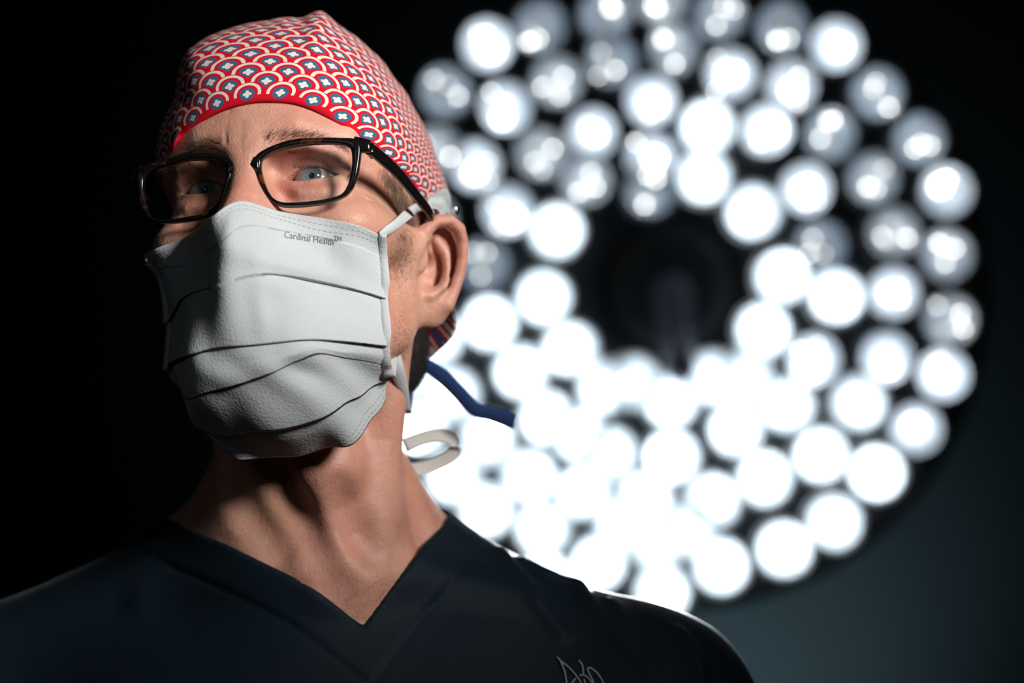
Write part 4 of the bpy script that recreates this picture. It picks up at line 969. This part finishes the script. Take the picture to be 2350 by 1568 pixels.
for u, v, lv in CELLS:
    d = lamp_depth(u, v); c = P(u, v, d); ax = np.array([0, -1.0, 0]) + .15 * (P(LC[0], LC[1], d) - c); ax /= np.linalg.norm(ax)
    R = .0262
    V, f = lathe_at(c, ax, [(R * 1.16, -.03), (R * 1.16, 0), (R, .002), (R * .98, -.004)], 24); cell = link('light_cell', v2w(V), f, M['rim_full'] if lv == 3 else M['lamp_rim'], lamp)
    V, f = lathe_at(c, ax, [(R * .98, -.004), (R * .92, -.012), (R * .75, -.020), (R * .45, -.026), (.0005, -.027)], 24); link('reflector', v2w(V), f, M['cup'][lv], cell)
    if lv == 3: spots = [(rng.normal(0, .10), rng.normal(-.05, .10), rng.uniform(.31, .46), 3), (rng.normal(0, .24), rng.normal(-.12, .22), rng.uniform(.18, .30), 3)]
    elif lv == 2: spots = [(rng.normal(0, .15), rng.normal(-.1, .18), rng.uniform(.26, .42), 2), (rng.normal(0, .3), rng.normal(.3, .2), .18, 1)]
    elif lv == 1: spots = [(rng.normal(0, .2), rng.normal(.25, .15), .30, 1), (rng.normal(.1, .2), rng.normal(-.35, .15), .22, 1), (rng.normal(-.1, .3), 0, .34, 0)]
    else: spots = [(rng.normal(0, .15), .45, .26, 0), (rng.normal(.1, .2), -.45, .24, 0), (0, 0, .5, 0)]
    for _ in range((3, 3, 2, 0)[lv]):                         # emissive specks imitating glints of the beam in the lens
        x, y = rng.uniform(-.62, .62), rng.choice([-1, 1]) * rng.uniform(.15, .68)
        V, f = lathe_at(c + np.array([x * R, 0, y * R]) - ax * .004, ax, [(R * .055, -.003), (R * .05, 0), (.0002, .001)], 10); link('lens_glint', v2w(V), f, M['speck'], cell)
    for x, y, s, k in spots:
        q = math.hypot(x, y); m_ = min(q, .95 - s) / (q + 1e-6) if q > .95 - s else 1
        cc = c + np.array([x * m_ * R, 0, y * m_ * R]) + ax * -.0085
        V, f = lathe_at(cc, ax, [(R * s, -.006), (R * s * .95, 0), (R * s * .7, .003), (R * s * .35, .0045), (.0003, .005)], 20, 1 + .18 * rng.random(), rng.random() * 3)
        link('led_lens', v2w(V), f, M['led'][k], cell)
for u, v in ((1330, 1020), (1640, 1140), (1480, 1130)):               # spots added at the lamp to draw a rim on his shoulder
    ld = bpy.data.lights.new('shoulder_rim_spot', 'SPOT'); ld.energy = 110; ld.spot_size = math.radians(13); ld.spot_blend = .7; ld.shadow_soft_size = .02; ld.color = (.93, .98, 1.0)
    lo = bpy.data.objects.new('shoulder_rim_spot', ld); col.objects.link(lo); aim(lo, P(u, v, LAMP_D - .06), P(1500, 1450, 1.42)); lo.parent = lamp; lo.matrix_parent_inverse = Matrix.Translation(Vector(lamp_base)).inverted()
# hub and sterile handle in the middle
hub = P(1532, 655, LAMP_D + .05)
V, f = lathe_at(hub, np.array([0, -1., 0]), [(.085, -.05), (.085, 0), (.075, .012), (.05, .015), (.0005, .016)], 48); link('hub', v2w(V), f, M['lamp_body'], lamp)
V, f = lathe_at(P(1545, 690, LAMP_D + .03), np.array([.02, -.75, -.65]), [(.022, -.02), (.019, .02), (.016, .05), (.018, .09), (.018, .115), (.012, .125), (.0005, .127)], 32); link('handle', v2w(V), f, M['handle'], lamp)
# hanger arm going up and back out of sight
V, f = tube(np.array([P(1560, 672, LAMP_D + .12), P(1560, 500, LAMP_D + .25), P(1600, -400, LAMP_D + .35), P(1600, -1250, LAMP_D + .22)]), .03, 16); link('arm', v2w(V), f, M['lamp_body'], lamp)

# ------------------------------------------------------------------ the dark room behind
def wall_mat():
    m, nt, b = new_mat('dark_teal_wall_paint'); k = NB(nt); f = k.noise(3, 3, .5, k.obj()); k.l(k.mix(f, (.035, .045, .052), (.042, .053, .060)), b.inputs['Base Color']); b.inputs['Roughness'].default_value = .9
    k.l(k.bump(k.noise(160, 3, .6, k.obj()), .2, .001), b.inputs['Normal']); return m
M['wall'] = wall_mat()
def slab(name, lo, hi, mat, label):
    x0, y0, z0 = lo; x1, y1, z1 = hi
    V = np.array([[x0, y0, z0], [x1, y0, z0], [x1, y1, z0], [x0, y1, z0], [x0, y0, z1], [x1, y0, z1], [x1, y1, z1], [x0, y1, z1]])
    o = link(name, V, [(3, 2, 1, 0), (4, 5, 6, 7), (0, 1, 5, 4), (1, 2, 6, 5), (2, 3, 7, 6), (3, 0, 4, 7)], mat, None, smooth=False); return tag(o, label, None, None, 'structure')
M['floor'] = plain('dark_vinyl_floor', (.03, .034, .038), .5); M['ceiling'] = plain('ceiling_paint', (.05, .055, .06), .9)
CEIL = 2.92
slab('wall_back', (-3.5, 4.4, 0), (3.5, 4.5, CEIL), M['wall'], 'dark wall at the back of the room')
slab('wall_left', (-3.6, -2.5, 0), (-3.5, 4.5, CEIL), M['wall'], 'dark side wall left of the man')
slab('wall_right', (3.5, -2.5, 0), (3.6, 4.5, CEIL), M['wall'], 'dark side wall right of the lamp')
slab('floor', (-3.6, -2.5, -.1), (3.6, 4.5, 0), M['floor'], 'dark vinyl floor of the operating room')
slab('ceiling', (-3.6, -2.5, CEIL), (3.6, 4.5, CEIL + .1), M['ceiling'], 'dark ceiling above the lamp')
